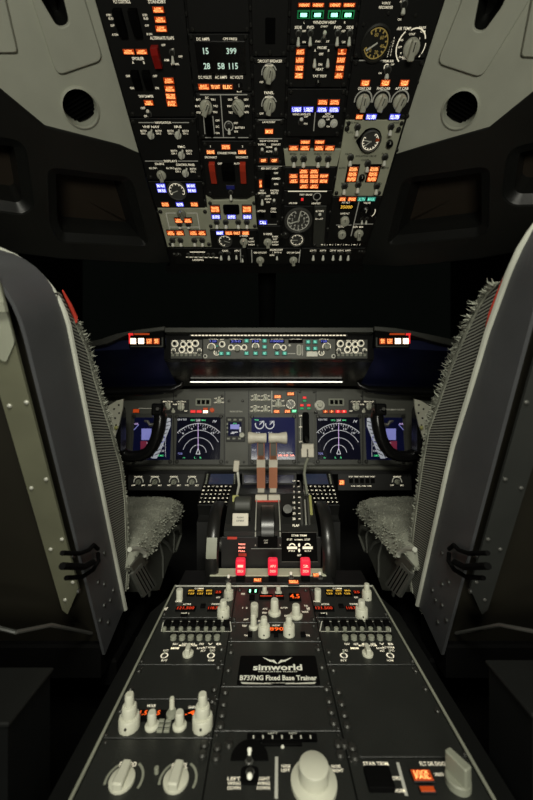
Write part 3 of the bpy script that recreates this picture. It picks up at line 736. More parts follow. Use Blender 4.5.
# housing behind the mode panel and its sloped underside
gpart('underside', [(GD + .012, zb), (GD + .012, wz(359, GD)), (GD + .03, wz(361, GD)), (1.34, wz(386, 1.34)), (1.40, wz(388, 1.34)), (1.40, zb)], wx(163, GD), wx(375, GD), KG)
for s_, pts in ((-1, [(165.5, 326.8), (165.5, 331), (128, 335.5), (108, 344.5), (98, 346.5), (60, 352), (60, 346), (100, 340), (118, 334), (136, 330.5)]),
                (1, [(373.5, 326.8), (373.5, 331), (410, 335.5), (430, 341.5), (440, 344), (480, 352), (480, 346), (436, 336.5), (412, 331.5), (395, 328.5)])):
    mb = MB()
    loc = [GS.hit(*p) for p in pts]
    mb.prism([(v.x, v.y) for v in loc], -.35, .01, MPD, Matrix(((1, 0, 0, 0), (0, 0, -1, GD), (0, 1, 0, H), (0, 0, 0, 1))), bev=.002)
    mb.build('side_brow', t, T3(-o.x, -o.y, -o.z))
    # outboard underside: sloped glossy surface running down to the instrument panel
    mb = MB()
    xi = wx(165 if s_ < 0 else 374, GD)
    xo = wx(60 if s_ < 0 else 480, GD)
    a0 = (xi, GD + .01, wz(347, GD)); a1 = (xo, GD + .01, wz(352, GD))
    b0 = (wx(188 if s_ < 0 else 352, 1.34), 1.34, wz(386, 1.34)); b1 = (wx(70 if s_ < 0 else 470, 1.34), 1.34, wz(388, 1.34))
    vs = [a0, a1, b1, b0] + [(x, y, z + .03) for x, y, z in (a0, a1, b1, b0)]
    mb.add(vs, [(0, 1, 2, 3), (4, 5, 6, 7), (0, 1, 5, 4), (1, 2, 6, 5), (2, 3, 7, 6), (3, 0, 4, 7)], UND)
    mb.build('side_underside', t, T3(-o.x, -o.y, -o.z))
    # rolled lower lip above the outboard instruments
    lip = [W(*(q if s_ < 0 else (540 - q[0], q[1])), 1.32) for q in ((70, 392), (110, 392), (150, 391), (172, 389.5), (181, 385), (184, 379))]
    MB().tube(lip, [.018, .018, .017, .014, .009, .005], KG, 12).build('rolled_lip', t, T3(-o.x, -o.y, -o.z))

def led(name, label, x0, x1, py, d, h, m, segs):
    r = thing(name, label, 'light strip', T3(wx((x0 + x1) / 2, d), d, wz(py, d)))
    k = d / F; L = (x1 - x0) * k
    MB().box(-L / 2 - .004, L / 2 + .004, -.003, .007, -h * k * .8, h * k * .8, FR).build('channel', r)
    mb = MB()
    if segs == 1: mb.box(-L / 2, L / 2, -.0045, -.003, -h * k / 2, h * k / 2, m)
    else:
        for i in range(segs):
            x = -L / 2 + L * (i + .5) / segs
            mb.box(x - L / segs * .36, x + L / segs * .36, -.0045, -.003, -h * k / 2, h * k / 2, m)
    mb.build('diffuser', r)
led('led_strip', 'thin glowing white light strip just above the mode control panel', 191, 346, 335.6, GD - .004, 1.0, LEDD, 44)
led('led_strip', 'smooth glowing white light strip below the glareshield, above the instrument panel', 190.5, 342, 382.0, 1.296, 1.1, LED, 1)

def ringcluster(p, pts, r, **k):
    for x, y in pts: p.knob(x, y, r, 0, 'ring', KG, **k)
CTE = 'display control panel'
for s_, X0, X1, lab in ((-1, 170.6, 202.4, 'small knob crowded control panel at the left end of the mode control panel'), (1, 336.4, 367.6, 'small knob crowded control panel at the right end of the mode control panel')):
    f = (lambda x: x) if s_ < 0 else (lambda x: x + 165.3)
    p = Panel(GS, 'display_control_panel', lab, CTE, px=[(X0, 340), (X1, 339.6), (X1, 358.6), (X0, 358.6)], mat_=MPD, screws=False, th=.012)
    for x, y, r in ((175, 343.8, 2.4), (195.5, 343.4, 2.4)):
        p.knob(f(x), y, r, 0, 'ring', KG); p.arc(f(x), y, r * 1.3, 0, 360, .7, LT)
    for x in (183.4, 189.6): p.knob(f(x), 344.4, 2.1, 0, 'ring', KG); p.arc(f(x), 344.4, 2.7, 0, 360, .7, LT)
    for x in (173.6, 199.4): p.toggle(f(x), 350.4, 3, 2.2, 1); p.arc(f(x), 350.2, 1.9, 0, 360, .6, LT)
    for x in (182, 190.2): p.knob(f(x), 349.7, 2.2, 0, 'ring', KG); p.arc(f(x), 349.7, 2.9, 0, 360, .7, LT)
    for i in range(7): p.blockm(f(173 + 4.4 * i), 355.2, 2.7, 2.3, KNG, 0, .003, 'push_button'); p.text(('WXR', 'STA', 'WPT', 'ARPT', 'DATA', 'POS', 'TERR')[i], f(173 + 4.4 * i), 353, 1.1, 3.6)
    for x, t_ in ((175, 'RADIO'), (183.4, 'FPV'), (189.6, 'MTRS'), (195.6, 'BARO')): p.text(t_, f(x), 340.7, 1.2, 4.4)
    p.done()
p = Panel(GS, 'mode_control_panel', 'wide dark grey mode control panel with teal buttons and blue readouts under the glareshield', 'mode control panel',
          px=[(203, 339), (335.6, 339), (335.6, 358.8), (203, 358.8)], mat_=MP, screws=False, th=.012)
for x, w, t_ in ((213.5, 7.5, '128'), (236, 12, '250'), (255.5, 7.6, '128'), (277, 15, '10000'), (295.5, 14.4, ''), (324, 6.5, '128')): p.window(x, 341.4, w, 3.4, t_, CYN, 'blue_readout')
for x, y, r in ((211.5, 347.2, 3.1), (237.5, 348.8, 3.0), (255.6, 346.4, 2.7), (277, 347.4, 2.8), (326.6, 346.8, 3.2)):
    p.knob(x, y, r, 20, 'round', KNG); p.arc(x, y, r * 1.2, -20, 200, .8, LT)
for x, y, r in ((222.2, 344.2, 2.2), (231, 347.4, 2.0), (244.2, 347.4, 2.0), (283.6, 347.6, 2.0)): p.knob(x, y, r, 0, 'ring', KG); p.arc(x, y, r * 1.25, 0, 360, .7, LT)
for x, y in ((221.4, 353.6), (228.2, 353.6), (246.6, 341), (246.6, 353.4), (255.6, 353.4), (264.6, 353.4), (264.6, 347), (264.6, 341), (277, 353.4), (284.6, 353.4), (308, 342), (315, 342), (308, 348.6), (315, 348.6)):
    p.ann(x, y, 4.5, 3.5, 't', 'N1'); 
for x, y in ((216.6, 352.6), (321.4, 352.8)): p.toggle(x, y, 4.4, 2.4, -1); p.arc(x, y, 2.6, 0, 360, .7, LT)
p.ann(217.2, 346.2, 2.2, 1.4, 't', ''); p.knob(289.6, 345.4, 1.1, 0, 'ring', WH)
p.blockm(299, 350, 4.6, 10.6, LTD, 0, .0015, 'thumbwheel_frame', rnd=.4); p.blockm(299, 350, 3, 8.6, KNG, 0, .006, 'thumbwheel', rnd=.4)
p.line(287.6, 353.6, 295.4, 353.6, .8); p.line(302.6, 345.4, 302.6, 355.6, .7)
p.blockm(312, 354.6, 11, 4.2, WH, 0, .005, 'disengage_bar'); p.text('DISENGAGE', 312, 352, 1.1, 9)
for x, t_ in ((213.5, 'COURSE'), (236, 'IAS/MACH'), (255.5, 'HEADING'), (277, 'ALTITUDE'), (295.5, 'VERT SPEED'), (324, 'COURSE'), (222, 'N1')): p.text(t_, x, 339.5, 1.1, min(12, 1.5 * len(t_)))
for x in (205.3, 333.4): p.knob(x, 356.2, 1.5, 0, 'ring', KG, 'fastener'); p.arc(x, 356.2, 1.8, 0, 360, .6, LTD)
p.done()

for s_, X, lab in ((-1, [(129, 333), (163.4, 331.4), (164.4, 347), (129, 347.6)], 'left warning light box with a red glow and two white lit buttons'),
                   (1, [(375, 331.4), (409.8, 332.4), (409.8, 347.6), (374, 347)], 'right warning light box with a red glow and two white lit buttons')):
    p = Panel(GS.off(.008), 'master_warning_unit', lab, 'warning light unit', px=X, mat_=KX, screws=False, th=.03, rnd=.003)
    f = (lambda x: x) if s_ < 0 else (lambda x: 539 - x)
    p.ann(f(133.6), 341.3, 5.6, 5.6, 'w', '')['label'] = 'glowing white fire warning button'
    p.ann(f(141.5), 341.2, 5.8, 5.6, 'w', '')
    for x, tt in ((149.6, 'FLT CONT/ELEC'), (156.8, 'IRS/APU')): p.ann(f(x), 341.4, 6, 5.6, 'a', tt)
    p.blockm(f(131), 334.4, 4.6, 2, REDF, 0, .004, 'red_lamp_cap'); p.blockm(f(129.7), 339.5, 1.2, 8, REDF, 0, .003, 'red_lamp_edge')
    p.blockm(f(142), 334.2, 15, 1.5, AMB, 0, .003, 'amber_lamp_edge')
    p.blockm(f(147), 346.6, 32, 1.4, MPD, -.001, .004, 'lower_ledge'); p.blockm(f(162.6), 342, 1.6, 9, MPD, -.001, .003, 'end_ledge')
    p.done()

# ================================================================ MAIN INSTRUMENT PANEL
pa, pb = W(266.5, 388, 1.36), W(266.5, 466, 1.315)
IP = Plane(pb, (1, 0, 0), pa - pb)
p = Panel(IP.off(-.0005), 'instrument_panel', 'wide grey main instrument panel across the cockpit below the glareshield', 'instrument panel',
          px=[(84, 393.5), (185, 389), (266, 387.5), (350, 389), (450, 394), (450, 466), (84, 466)], mat_=MP, th=.03, screws=False)
for x in (173.6, 224.8, 248.6, 297.6, 316, 362.6): p.line(x, 391, x, 465, .9, MK)
for x in (227, 243.5, 229, 244): pass
for x, y in ((176, 396), (222, 396), (229, 401), (242.6, 401), (300, 392), (314, 392), (362, 396), (227, 462), (244, 462), (299, 462), (314, 462), (175, 462), (362, 462)): p.screw(x, y, 1.1)
p.text('----------------', 146.5, 408.4, 1.4, 16, LTD); p.text('ABOVE 230 KIAS', 236, 411.5, 1.5, 13, LTD); p.text('INSTRUMENT SOURCE', 394.5, 409.6, 1.4, 20, LTD)
p.ann(136.4, 411, 6, 3.4, 'a', '')
# left window frame and lights
def frame3(x0):
    p.blockm(x0, 402.2, 15.6, 7.4, KNG, 0, .003, 'indicator_frame', rnd=.15)
    for i in (-1, 0, 1): p.blockm(x0 + i * 4.5, 402.2, 3.2, 4.2, KX, .003, .0045, 'indicator_window')
frame3(203.4); frame3(336.2)
for x, c in ((193.2, 'r'), (199.4, 'r')): p.ann(x, 411.6, 5, 2.6, c, '')
p.ann(205.6, 409, 4.6, 2.2, 'a', ''); p.ann(205.6, 411.8, 4.6, 2.6, 'w', ''); p.knob(212.2, 410.2, 2.2, 0, 'round', AMB, 'amber_cap')
for x in (325.4, 331.6): p.ann(x, 411.6, 5, 2.8, 'a', 'A/P')
for x in (337.8, 343.8): p.ann(x, 411.6, 5, 2.8, 'r', 'A/T')
def cluster(x, y, s=1.0):
    p.knob(x, y + .4 * s, 2.6 * s, random.choice((0, 30, -30)), 'bat', KN, 'selector_knob')
    for dx, dy in ((-3.4, -2.4), (3.2, -2.4), (0, -3.6), (-3.6, 1.6), (3.6, 1.4)): p.text('OFF', x + dx * s, y + dy * s, 1.2, 2.6 * s)
for x, y in ((219, 401), (255.6, 398.4), (265.6, 398.4), (255.2, 409.4), (265.4, 409.4)): cluster(x, y)
for x, y, w in ((277.6, 396.8, 7), (276.6, 411.6, 5.6), (290.6, 394, 7), (287.4, 411.4, 5.6)): p.ann(x, y, w, 3.2, 'a', 'LE FLAPS')
p.ann(294.2, 411.2, 5.6, 2.8, 'g', 'EXT'); p.gauge(290.6, 404.2, 5, (120,), -170, 130, 8, m=LT); p.line(271.8, 391, 271.8, 413, .8, LTD)
for x, y in ((278.4, 404),): cluster(x, y, 1.3)
for x, y in ((304.4, 397.8), (301.8, 405.4), (308.6, 405.4)):
    p.ann(x, y, 3.4, 2.2, 'r', ''); p.ann(x, y + 3, 3.4, 2.2, 'g', '')
p.knob(319.6, 405.2, 3.8, 0, 'ring', KN); p.arc(319.6, 405.2, 4.6, 0, 360, .9, LTD); p.knob(315.8, 412.8, 1.8, 0, 'black')
p.done()
for lab, xs, f in (('small black switch panel on the instrument panel beside the left yoke head', (160.5, 188.8), lambda x: x), ('small black switch panel on the instrument panel beside the right yoke head', (348.8, 376), lambda x: 537 - x)):
    q = Panel(IP.off(.0025), 'selector_switch_panel', lab, 'switch panel', px=[(xs[0], 399.8), (xs[1], 399.8), (xs[1], 414.4), (xs[0], 414.4)], mat_=K, th=.0025, screws=False)
    for x, y, s in ((168, 407, 3), (181.2, 407.4, 3.4), (173.4, 411.4, 1.8)):
        q.knob(f(x), y, s, 0, 'bat', KN, 'selector_knob')
    for x, y, t_, w in ((168, 401.6, 'MAIN PANEL', 10), (181.5, 401.6, 'LOWER DU', 9), (175, 404.4, 'NORM', 4), (168, 404, 'OUTBD', 5), (181, 404, 'ENG PRI', 6), (186, 411, 'ND', 3), (164, 411, 'PFD', 3)): q.text(t_, f(x), y, 1.3, w)
    q.done()

# display units
def display(label, out, scr, draw, m=SCR, name='display_unit', bez=MPD):
    q = Panel(IP.off(.006), name, label, 'display screen', px=[(out[0], out[1]), (out[2], out[1]), (out[2], out[3]), (out[0], out[3])], mat_=bez, th=.006, rnd=.004, plate='bezel')
    cx, cy = (scr[0] + scr[2]) / 2, (scr[1] + scr[3]) / 2
    W_, H_ = q.size(cx, cy, scr[2] - scr[0], scr[3] - scr[1])
    s = q.put(MB().prism(round_poly([(-W_ / 2, -H_ / 2), (W_ / 2, -H_ / 2), (W_ / 2, H_ / 2), (-W_ / 2, H_ / 2)], .003, 3), 0, .0012, m), 'screen', cx, cy)
    g = MB(); c0 = q.h(cx, cy); k = q.sc(cx, cy)
    class D:
        def p(self, x, y): d = q.h(x, y) - c0; return (d.x, d.y)
        def line(self, x0, y0, x1, y1, w=.8, mm=SYW): g.line(self.p(x0, y0), self.p(x1, y1), w * k, .0016, mm)
        def arc(self, x, y, r, a, b, w=.8, mm=SYW, sy=1.0): g.arc(self.p(x, y), r * k, a, b, w * k, .0016, mm, seg=28, sy=sy)
        def text(self, st, x, y, h, w, mm=SYW): X = self.p(x, y); g.text(st, X[0], X[1], h * k, .0017, mm, w=w * k)
        def quad(self, pts, mm, z=.0014): g.flat([self.p(*a) for a in pts], z, mm)
    draw(D()); g.build('symbology', s)
    q.done(); return q
def nav(cx):
    def f(d):
        for r, a, w in ((8, 88, .38), (15.2, 78, .38), (22.6, 62, .38), (29.4, 47, .45)): d.arc(cx, 453, r, 90 - a, 90 + a, w)
        for i in range(-9, 10):
            a = math.radians(90 + i * 5); r0 = 29.4; r1 = 27.4 if i % 2 else 26.2
            d.line(cx + r0 * math.cos(a), 453 - r0 * math.sin(a), cx + r1 * math.cos(a), 453 - r1 * math.sin(a), .35)
        for a, t_ in ((127, '6'), (105, '9'), (75, '12'), (54, '15')):
            a = math.radians(a); d.text(t_, cx + 24.8 * math.cos(a), 453 - 24.8 * math.sin(a), 2, 1.6 * len(t_))
        d.line(cx, 423, cx, 450, .5, SYM)
        d.line(cx, 448.5, cx - 2, 454, .6); d.line(cx, 448.5, cx + 2, 454, .6); d.line(cx - 2, 454, cx + 2, 454, .6)
        d.text('GS 0 TAS', cx - 16, 419.6, 1.8, 9); d.text('HDG', cx - 5.5, 420.2, 1.6, 4, SYG); d.text('MAG', cx + 5.5, 420.2, 1.6, 4, SYG); d.text('268', cx, 420.2, 2.4, 4.4)
        d.text('TCAS', cx - 18, 453.6, 2, 4.6, SYB); d.text('/V', cx + 16.5, 421.4, 2.6, 4.4)
        d.text('VOR 1', cx - 14, 457.8, 1.4, 2, SYG); d.text('L', cx - 3, 457.6, 1.6, 1.6, SYG); d.text('R', cx + 2.4, 457.6, 1.6, 1.6, SYG)
    return f
display('square dark screen with white range arcs on the left side of the instrument panel', (173.8, 413.6, 224, 464.6), (176.6, 417, 220.4, 459.4), nav(198.2))
display('square dark screen with white range arcs on the right side of the instrument panel', (314.8, 413.6, 362.4, 464.6), (317, 417, 360, 459.4), nav(338.6))
def eng(d):
    for x in (259.6, 269.8):
        d.arc(x, 424.6, 4.2, -200, 30, .9); d.line(x, 424.6, x + 3.6, 421, .8); d.text('19.5', x + 2.6, 421.8, 1.8, 4.6)
    d.text('0.0', 258, 432.6, 1.4, 4); d.text('TAI', 256.5, 420, 1.4, 4, SYG); d.text('0.0', 270, 432.6, 1.4, 4)
    d.text('FUEL QTY', 286, 453, 1.5, 14); d.text('3.50  0.00  3.54', 286, 455.4, 1.7, 16, REDT); d.text('TOTAL 7.04', 285, 457.8, 1.5, 7)
    d.text('C R T', 254, 450, 1.6, 4)
display('centre blue engine screen partly hidden behind the two pale thrust lever handles', (249, 413.6, 297.2, 464.6), (251.4, 417.2, 295, 459.4), eng, SCE)
def pfd(f):
    def g(d):
        d.quad([(f(141.6), 428.6), (f(151.6), 428.6), (f(151.6), 440), (f(141.6), 440)], SYB)
        d.quad([(f(140.6), 441), (f(147.6), 441), (f(147.6), 449.6), (f(140.6), 449.6)], SYR)
        for i in range(5): d.text(('200', '180', '160', '140', '120')[i], f(162.4), 430 + 5.2 * i, 1.8, 4.2)
        
        d.quad([(f(170.6), 418), (f(170.6), 426), (f(162), 448), (f(157), 458.5), (f(152), 458.5), (f(158), 446), (f(165), 430), (f(167.4), 418)], PBAND, .00135)  # pale diagonal band across the screen, crossed by dark lines
        for i in range(9): d.line(f(171.4 - i * 1.5), 421 + i * 4, f(163.4 - i * 1.1), 423.4 + i * 4, .7, MK)
        d.line(f(165.6), 420, f(165.6), 457, .3); d.arc(f(161), 438.6, 4, 0, 360, .7, SYB); d.text('CMD', f(161), 455.6, 1.6, 5.4, SYG)
        d.text('VOR', f(136.5), 424, 1.6, 4.4, SYM); d.line(f(134), 430, f(139), 424.5, .8, SYB); d.arc(f(150), 462, 14, 60, 120, .7); d.text('268', f(150), 457, 1.6, 4.6)
        for i in range(3): d.text('----', f(148), 443 + 2.6 * i, 1, 3.4)
    return g
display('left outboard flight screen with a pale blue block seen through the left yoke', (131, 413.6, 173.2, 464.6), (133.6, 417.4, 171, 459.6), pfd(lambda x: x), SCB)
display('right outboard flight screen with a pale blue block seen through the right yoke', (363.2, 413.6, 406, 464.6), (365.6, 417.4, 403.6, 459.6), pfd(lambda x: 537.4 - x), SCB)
# standby instrument
q = Panel(IP.off(.006), 'standby_flight_display', 'tiny square blue standby screen with a corner knob left of the centre screen', 'display screen', px=[(226, 417), (245, 417), (245, 441.6), (226, 441.6)], mat_=K, th=.006, rnd=.003, plate='bezel', screws=False)
sc = q.blockm(234.8, 429, 13.4, 13.8, SCB, 0, .0012, 'screen')
g = MB(); k = q.sc(235, 429)
g.rect(0, .0 + 2.2 * k, 9 * k, 4.6 * k, .0014, SYB); g.rect(0, -3.2 * k, 6 * k, .8 * k, .0014, SYW); g.rect(-2 * k, -4.4 * k, 4 * k, .8 * k, .0014, SYW); g.rect(5.4 * k, -.6 * k, 1.4 * k, 5 * k, .0014, SYW)
g.text('29.92', 0, 5.4 * k, 1.3 * k, .0014, SYG); g.build('symbology', sc)
q.knob(242, 435.2, 2.7, 0, 'round', KN, 'adjust_knob')
for x in (229.4, 235, 240.6):
    q.blockm(x, 419.8, 3, 1.8, KNG, 0, .003, 'push_button'); q.blockm(x - 1, 438.6, 3, 1.8, KNG, 0, .003, 'push_button')
for y in (424, 428, 432): q.blockm(227.4, y, 1.6, 2, KNG, 0, .003, 'push_button')
q.done()
# gear lever
q = Panel(IP.off(.0025), 'landing_gear_lever', 'tall slotted gear lever quadrant with a pale square lever knob beside the centre screen', 'gear lever', px=[(298.4, 412), (313.4, 412), (313.4, 462), (298.4, 462)], mat_=MPD, th=.0025, screws=False, plate='quadrant')
q.blockm(305.8, 427.5, 7, 31, KX, 0, .0012, 'slot', rnd=.45)
for y, t_ in ((415.8, 'UP'), (427, 'OFF'), (441.6, 'DN')): q.text(t_, 300.6, y, 1.6, 3)
q.line(300.4, 418, 300.4, 440, .6, LTD)
c = q.h(306, 440); k = q.sc(306, 440)
MB().tube([(c.x, c.y + .01, 0), (c.x, c.y - .002, .03), (c.x, c.y - .012, .05)], .005, SC, 10).build('arm', q.root)
MB().prism(round_poly([(-5.4 * k, -3 * k), (5.4 * k, -3 * k), (5.4 * k, 3 * k), (-5.4 * k, 3 * k)], .003, 3), .045, .062, CRM, T3(c.x + .001, c.y - 7 * k, 0), bev=.002).build('lever_knob', q.root)
q.done()

# lower ledge and knee panels
t = thing('panel_ledge', 'pale rounded ledge running along the bottom of the instrument panel', 'ledge', T3(0, 1.30, wz(468, 1.3)))
k = 1.30 / F
mb = MB(); mb.tube([(wx(96, 1.3), 0, 0), (wx(440, 1.3), 0, 0)], 2.6 * k, MP, 14)
mb.box(wx(96, 1.3), wx(440, 1.3), -.002, .05, -6 * k, -2 * k, FR); mb.build('rail', t)
LP_ = Plane(W(266.5, 490, 1.29), (1, 0, 0), (0, .15, 1))
for lab, xs, f in (('strip of pale rotary dimmer knobs under the left end of the instrument panel', (128, 205), lambda x: x), ('strip with one amber light and one dimmer knob below the right instruments', (338, 412), lambda x: 540 - x)):
    q = Panel(LP_, 'lower_switch_panel', lab, 'switch panel', px=[(xs[0], 473.5), (xs[1], 473.5), (xs[1], 490.5), (xs[0], 490.5)], mat_=K, th=.02, screws=False)
    right = xs[0] > 300
    for x in ((138.5, 155, 174, 192) if not right else (397,)):
        q.knob(x, 482, 2.7, -40, 'pointer', KNG, 'dimmer_knob'); q.arc(x, 481.6, 4.6, -10, 190, .9, LTD); q.text('OFF', x - 5, 485.2, 1.4, 3.6); q.text('BRT', x + 5, 485.4, 1.4, 3.6); q.text('BACKGROUND', x, 476.6, 1.3, 8)
    if right:
        q.ann(341.6, 482.4, 5.4, 5, 'a', 'TERR/INHIBIT')
        for i in range(5): q.blockm(351 + 5.4 * i, 480.6, 3.6, 4.6, KX, 0, .005, 'toggle_guard'); q.text('INHIBIT', 351 + 5.4 * i, 476.6, 1.3, 4.4)
        for i in range(4): q.text('NORM', 353 + 5.4 * i, 486, 1.2, 4)
    q.done()

# ================================================================ YOKES
def yoke(sg, label):
    d = 1.20; xo = 266.5 if sg < 0 else 269.0
    def P(px, py, dd=d): return W(px if sg < 0 else 537.6 - px, py, dd)
    base = P(112, 560, 1.22)
    t = thing('control_yoke', label, 'control yoke', T3(base.x, base.y, 0.0))
    I = t.matrix_world.inverted() if False else T3(-base.x, -base.y, 0)
    # horns: inner horn is the one in view, outer horn mirrored about the hub
    hubc = P(116, 428)
    def horn(mx):
        pts = [P(121, 453), P(130, 456.5), P(140, 456), P(147.6, 452.6), P(153, 446), P(156.6, 438), P(159.2, 428), P(160.6, 418), P(159.5, 411)]
        if mx: pts = [Vector((2 * hubc.x - p.x, p.y, p.z)) for p in pts]
        return pts
    for mx in (0, 1):
        MB().tube(horn(mx), [.021, .020, .020, .020, .0205, .0215, .022, .022, .020], KG, 14).build('horn', t, I)
        h = P(158.6, 410.5)
        if mx: h.x = 2 * hubc.x - h.x
        MB().prism(round_poly([(-.019, -.022), (.019, -.022), (.022, .02), (-.020, .022)], .008, 4), -.02, .022, KG, T3(h.x, h.y, h.z) @ RX(75) , bev=.006).build('grip_head', t, I)
        b = MB().lathe([(.006, 0), (.006, .008), (.004, .01), (0, .01)], METD, T3(h.x + .006, h.y - .026, h.z + .006) @ RX(90), seg=10); b.build('trim_switch', t, I)
        tr = [P(150, 425), P(147.6, 421.5), P(144.4, 421)]
        if mx: tr = [Vector((2 * hubc.x - p.x, p.y, p.z)) for p in tr]
        MB().tube([P(157, 424) if not mx else Vector((2 * hubc.x - P(157, 424).x, P(157, 424).y, P(157, 424).z))] + tr, [.006, .0065, .006, .004], METD, 8).build('trigger', t, I)
    a, b = P(104, 404), P(126, 452)
    x0, x1 = min(a.x, b.x), max(a.x, b.x)
    MB().prism(round_poly([(x0, b.z), (x1, b.z), (x1 - sg * 0, a.z - .02), (x1 - .012, a.z), (x0 + .012, a.z), (x0, a.z - .02)], .008, 3), -d - .0, -d + .05, KG, Matrix(((1, 0, 0, 0), (0, 0, -1, 0), (0, 1, 0, 0), (0, 0, 0, 1))), bev=.006).build('hub', t, I)
    MB().tube([P(115, 450), P(115, 475, 1.22), P(114, 520, 1.24), Vector((P(114, 520, 1.24).x, 1.27, .05))], [.03, .03, .034, .04], KX, 14).build('column', t, I)
    # chart clip with pale mottled plate on the inner side of the hub
    mb = MB(); dp = d - .064
    pts = [P(*q, dp) for q in ((104, 409), (112, 404), (118, 400.5), (124, 399), (123.4, 408), (119.6, 425), (114.5, 440), (104, 440))]
    mb.prism([(p_.x, p_.z) for p_ in pts], -dp, -dp + .006, KN, Matrix(((1, 0, 0, 0), (0, 0, -1, 0), (0, 1, 0, 0), (0, 0, 0, 1))))
    for q in ((109.5, 412), (115, 409), (119.6, 405), (120, 413), (116, 418), (112, 421), (117, 425), (112.6, 429), (114, 434), (110, 436)):
        p_ = P(*q, dp); mb.lathe([(.0032, 0), (.0032, .001), (0, .001)], MK, T3(p_.x, dp - .006, p_.z) @ RX(90), seg=8)
    mb.build('chart_plate', t, I)
    MB().lathe([(.006, 0), (.006, .006), (0, .008)], YEL, T3(P(117.6, 427.4, dp).x, dp - .007, P(117.6, 427.4, dp).z) @ RX(90), seg=12).build('clip_button', t, I)
    return t
yoke(-1, 'black control yoke in front of the left seat')
yoke(1, 'black control yoke in front of the right seat')
# ================================================================ THROTTLE QUADRANT
x0, x1 = -.110, .1335
t = thing('throttle_quadrant', 'black throttle quadrant with two cream T handled thrust levers on salmon arms', 'throttle quadrant', T3(.012, 1.0, H - .64))
def L(mb, name, par=None): return mb.build(name, t if par is None else par, T3(-.012, -1.0, -(H - .64)) if par is None else None)
def HZ(z): return H + z
prof = [(.905, HZ(-.62)), (.905, HZ(-.340)), (.925, HZ(-.328)), (.98, HZ(-.305)), (1.05, HZ(-.281)), (1.12, HZ(-.283)), (1.262, HZ(-.304)), (1.262, HZ(-.62))]
def deckz(y):
    pts = prof[1:7]
    for (ya, za), (yb, zb_) in zip(pts, pts[1:]):
        if ya <= y <= yb: return za + (zb_ - za) * (y - ya) / (yb - ya)
    return pts[-1][1]
def dk(px, py, up=.0):
    s = (CY - py) / F; best = None
    for i in range(700):
        y = .905 + i * .335 / 700
        if best is None or abs(s * y + H - deckz(y) - up) < best[0]: best = (abs(s * y + H - deckz(y) - up), y)
    return W(px, py, best[1])
L(MB().prism([prof[0], prof[1], prof[2], prof[3], (1.04, deckz(1.04)), (1.04, HZ(-.62))], x0, x1, QB, YZ), 'housing')
L(MB().prism([(1.04, HZ(-.62)), (1.04, deckz(1.04)), *prof[4:7], prof[7]], -.091, .114, QB, YZ), 'forward_housing')
# aft face dressing: side flange and centre arc block
mb = MB(); mb.box(x0 - .006, x1 + .006, .899, .905, HZ(-.432), HZ(-.352), FR, bev=.002); L(mb, 'aft_cover')
mb = MB()
for px in (256, 279.5):
    xx = wx(px, .95)
    mb.tube([(xx, .9, HZ(-.375)), (xx, .903, HZ(-.345)), (xx, .925, HZ(-.322)), (xx, .98, HZ(-.299)), (xx, 1.03, HZ(-.281))], .0016, MET, 8)
mb.tube([(wx(251, .9), .897, HZ(-.381)), (wx(283, .9), .897, HZ(-.381))], .0016, METD, 8)
L(mb, 'arc_rails')
mb = MB(); mb.lathe([(.060, -.019), (.064, -.016), (.064, .016), (.060, .019)], RUB, T3(wx(267.6, .95), .965, HZ(-.357)) @ RY(90), seg=36); L(mb, 'centre_drum')
mb = MB(); mb.box(wx(258, .95), wx(277, .95), .898, .95, HZ(-.384), HZ(-.352), KX); L(mb, 'arc_well')
zc_ = deckz(1.03)
mb = MB()
for a, b in ((255.5, 267.2), (268.6, 280)): mb.box(wx(a, 1.02), wx(b, 1.02), 1.012, 1.024, zc_ - .008, zc_ + .012, CRM, bev=.001)
mb.box(wx(255.5, 1.02), wx(280, 1.02), 1.0105, 1.012, zc_ - .013, zc_ - .002, RBR); L(mb, 'cutoff_gate')
mb = MB(); mb.text('CUT', wx(266, .93), 0, .004, 0, LTD); mb.text('OFF', wx(266, .93), -.006, .004, 0, LTD)
mb.build('gate_lettering', t, T3(-.012, -1.0, -(H - .64)) @ T3(0, .897, HZ(-.36)) @ RX(90))
# thrust levers
for px, hx in ((261, 257.5), (273.2, 277.6)):
    k = 1.04 / F
    xc = wx(px, 1.05)
    mb = MB()
    y0_, z0_ = 1.075, deckz(1.075) - .01; y1_, z1_ = 1.035, wz(440, 1.035)
    def pt(f): return y0_ + (y1_ - y0_) * f, z0_ + (z1_ - z0_) * f
    w = .0125
    seq = [(0, .14, CRM, w * .8), (.14, .52, SAL, w), (.52, .66, CRM, w * 1.02), (.66, 1, SAL, w * .86)]
    for a, b, m, ww in seq:
        (ya, za), (yb, zb_) = pt(a), pt(b)
        mb.add([(xc + sx * ww, y + dy, z) for (y, z) in ((ya, za), (yb, zb_)) for sx, dy in ((-1, -.009), (1, -.009), (1, .009), (-1, .009))],
               [(0, 1, 2, 3), (4, 5, 6, 7), (0, 1, 5, 4), (1, 2, 6, 5), (2, 3, 7, 6), (3, 0, 4, 7)], m)
    lv = L(mb, 'thrust_lever')
    hc = Vector((wx(hx, 1.03), 1.03, wz(438, 1.03)))
    mb = MB().lathe([(0, -.0275), (.0165, -.0275), (.0185, -.024), (.0165, -.012), (.014, 0), (.0145, .012), (.0150, .024), (.0135, .0265), (0, .0265)], CRM, T3(*hc) @ RY(90 if px < 267 else -90), seg=20)
    h = mb.build('handle', lv); h.matrix_parent_inverse = Matrix()
    mb = MB().text('TO/GA', hc.x, 0, .003, 0, LTD); mb.build('lettering', lv, T3(0, hc.y - .0175, hc.z - .004) @ RX(90))
    mb = MB().box(xc - .008, xc + .008, hc.y - .013, hc.y + .002, hc.z - .05, hc.z - .014, MPD, bev=.002); mb.build('reverse_lever', lv)
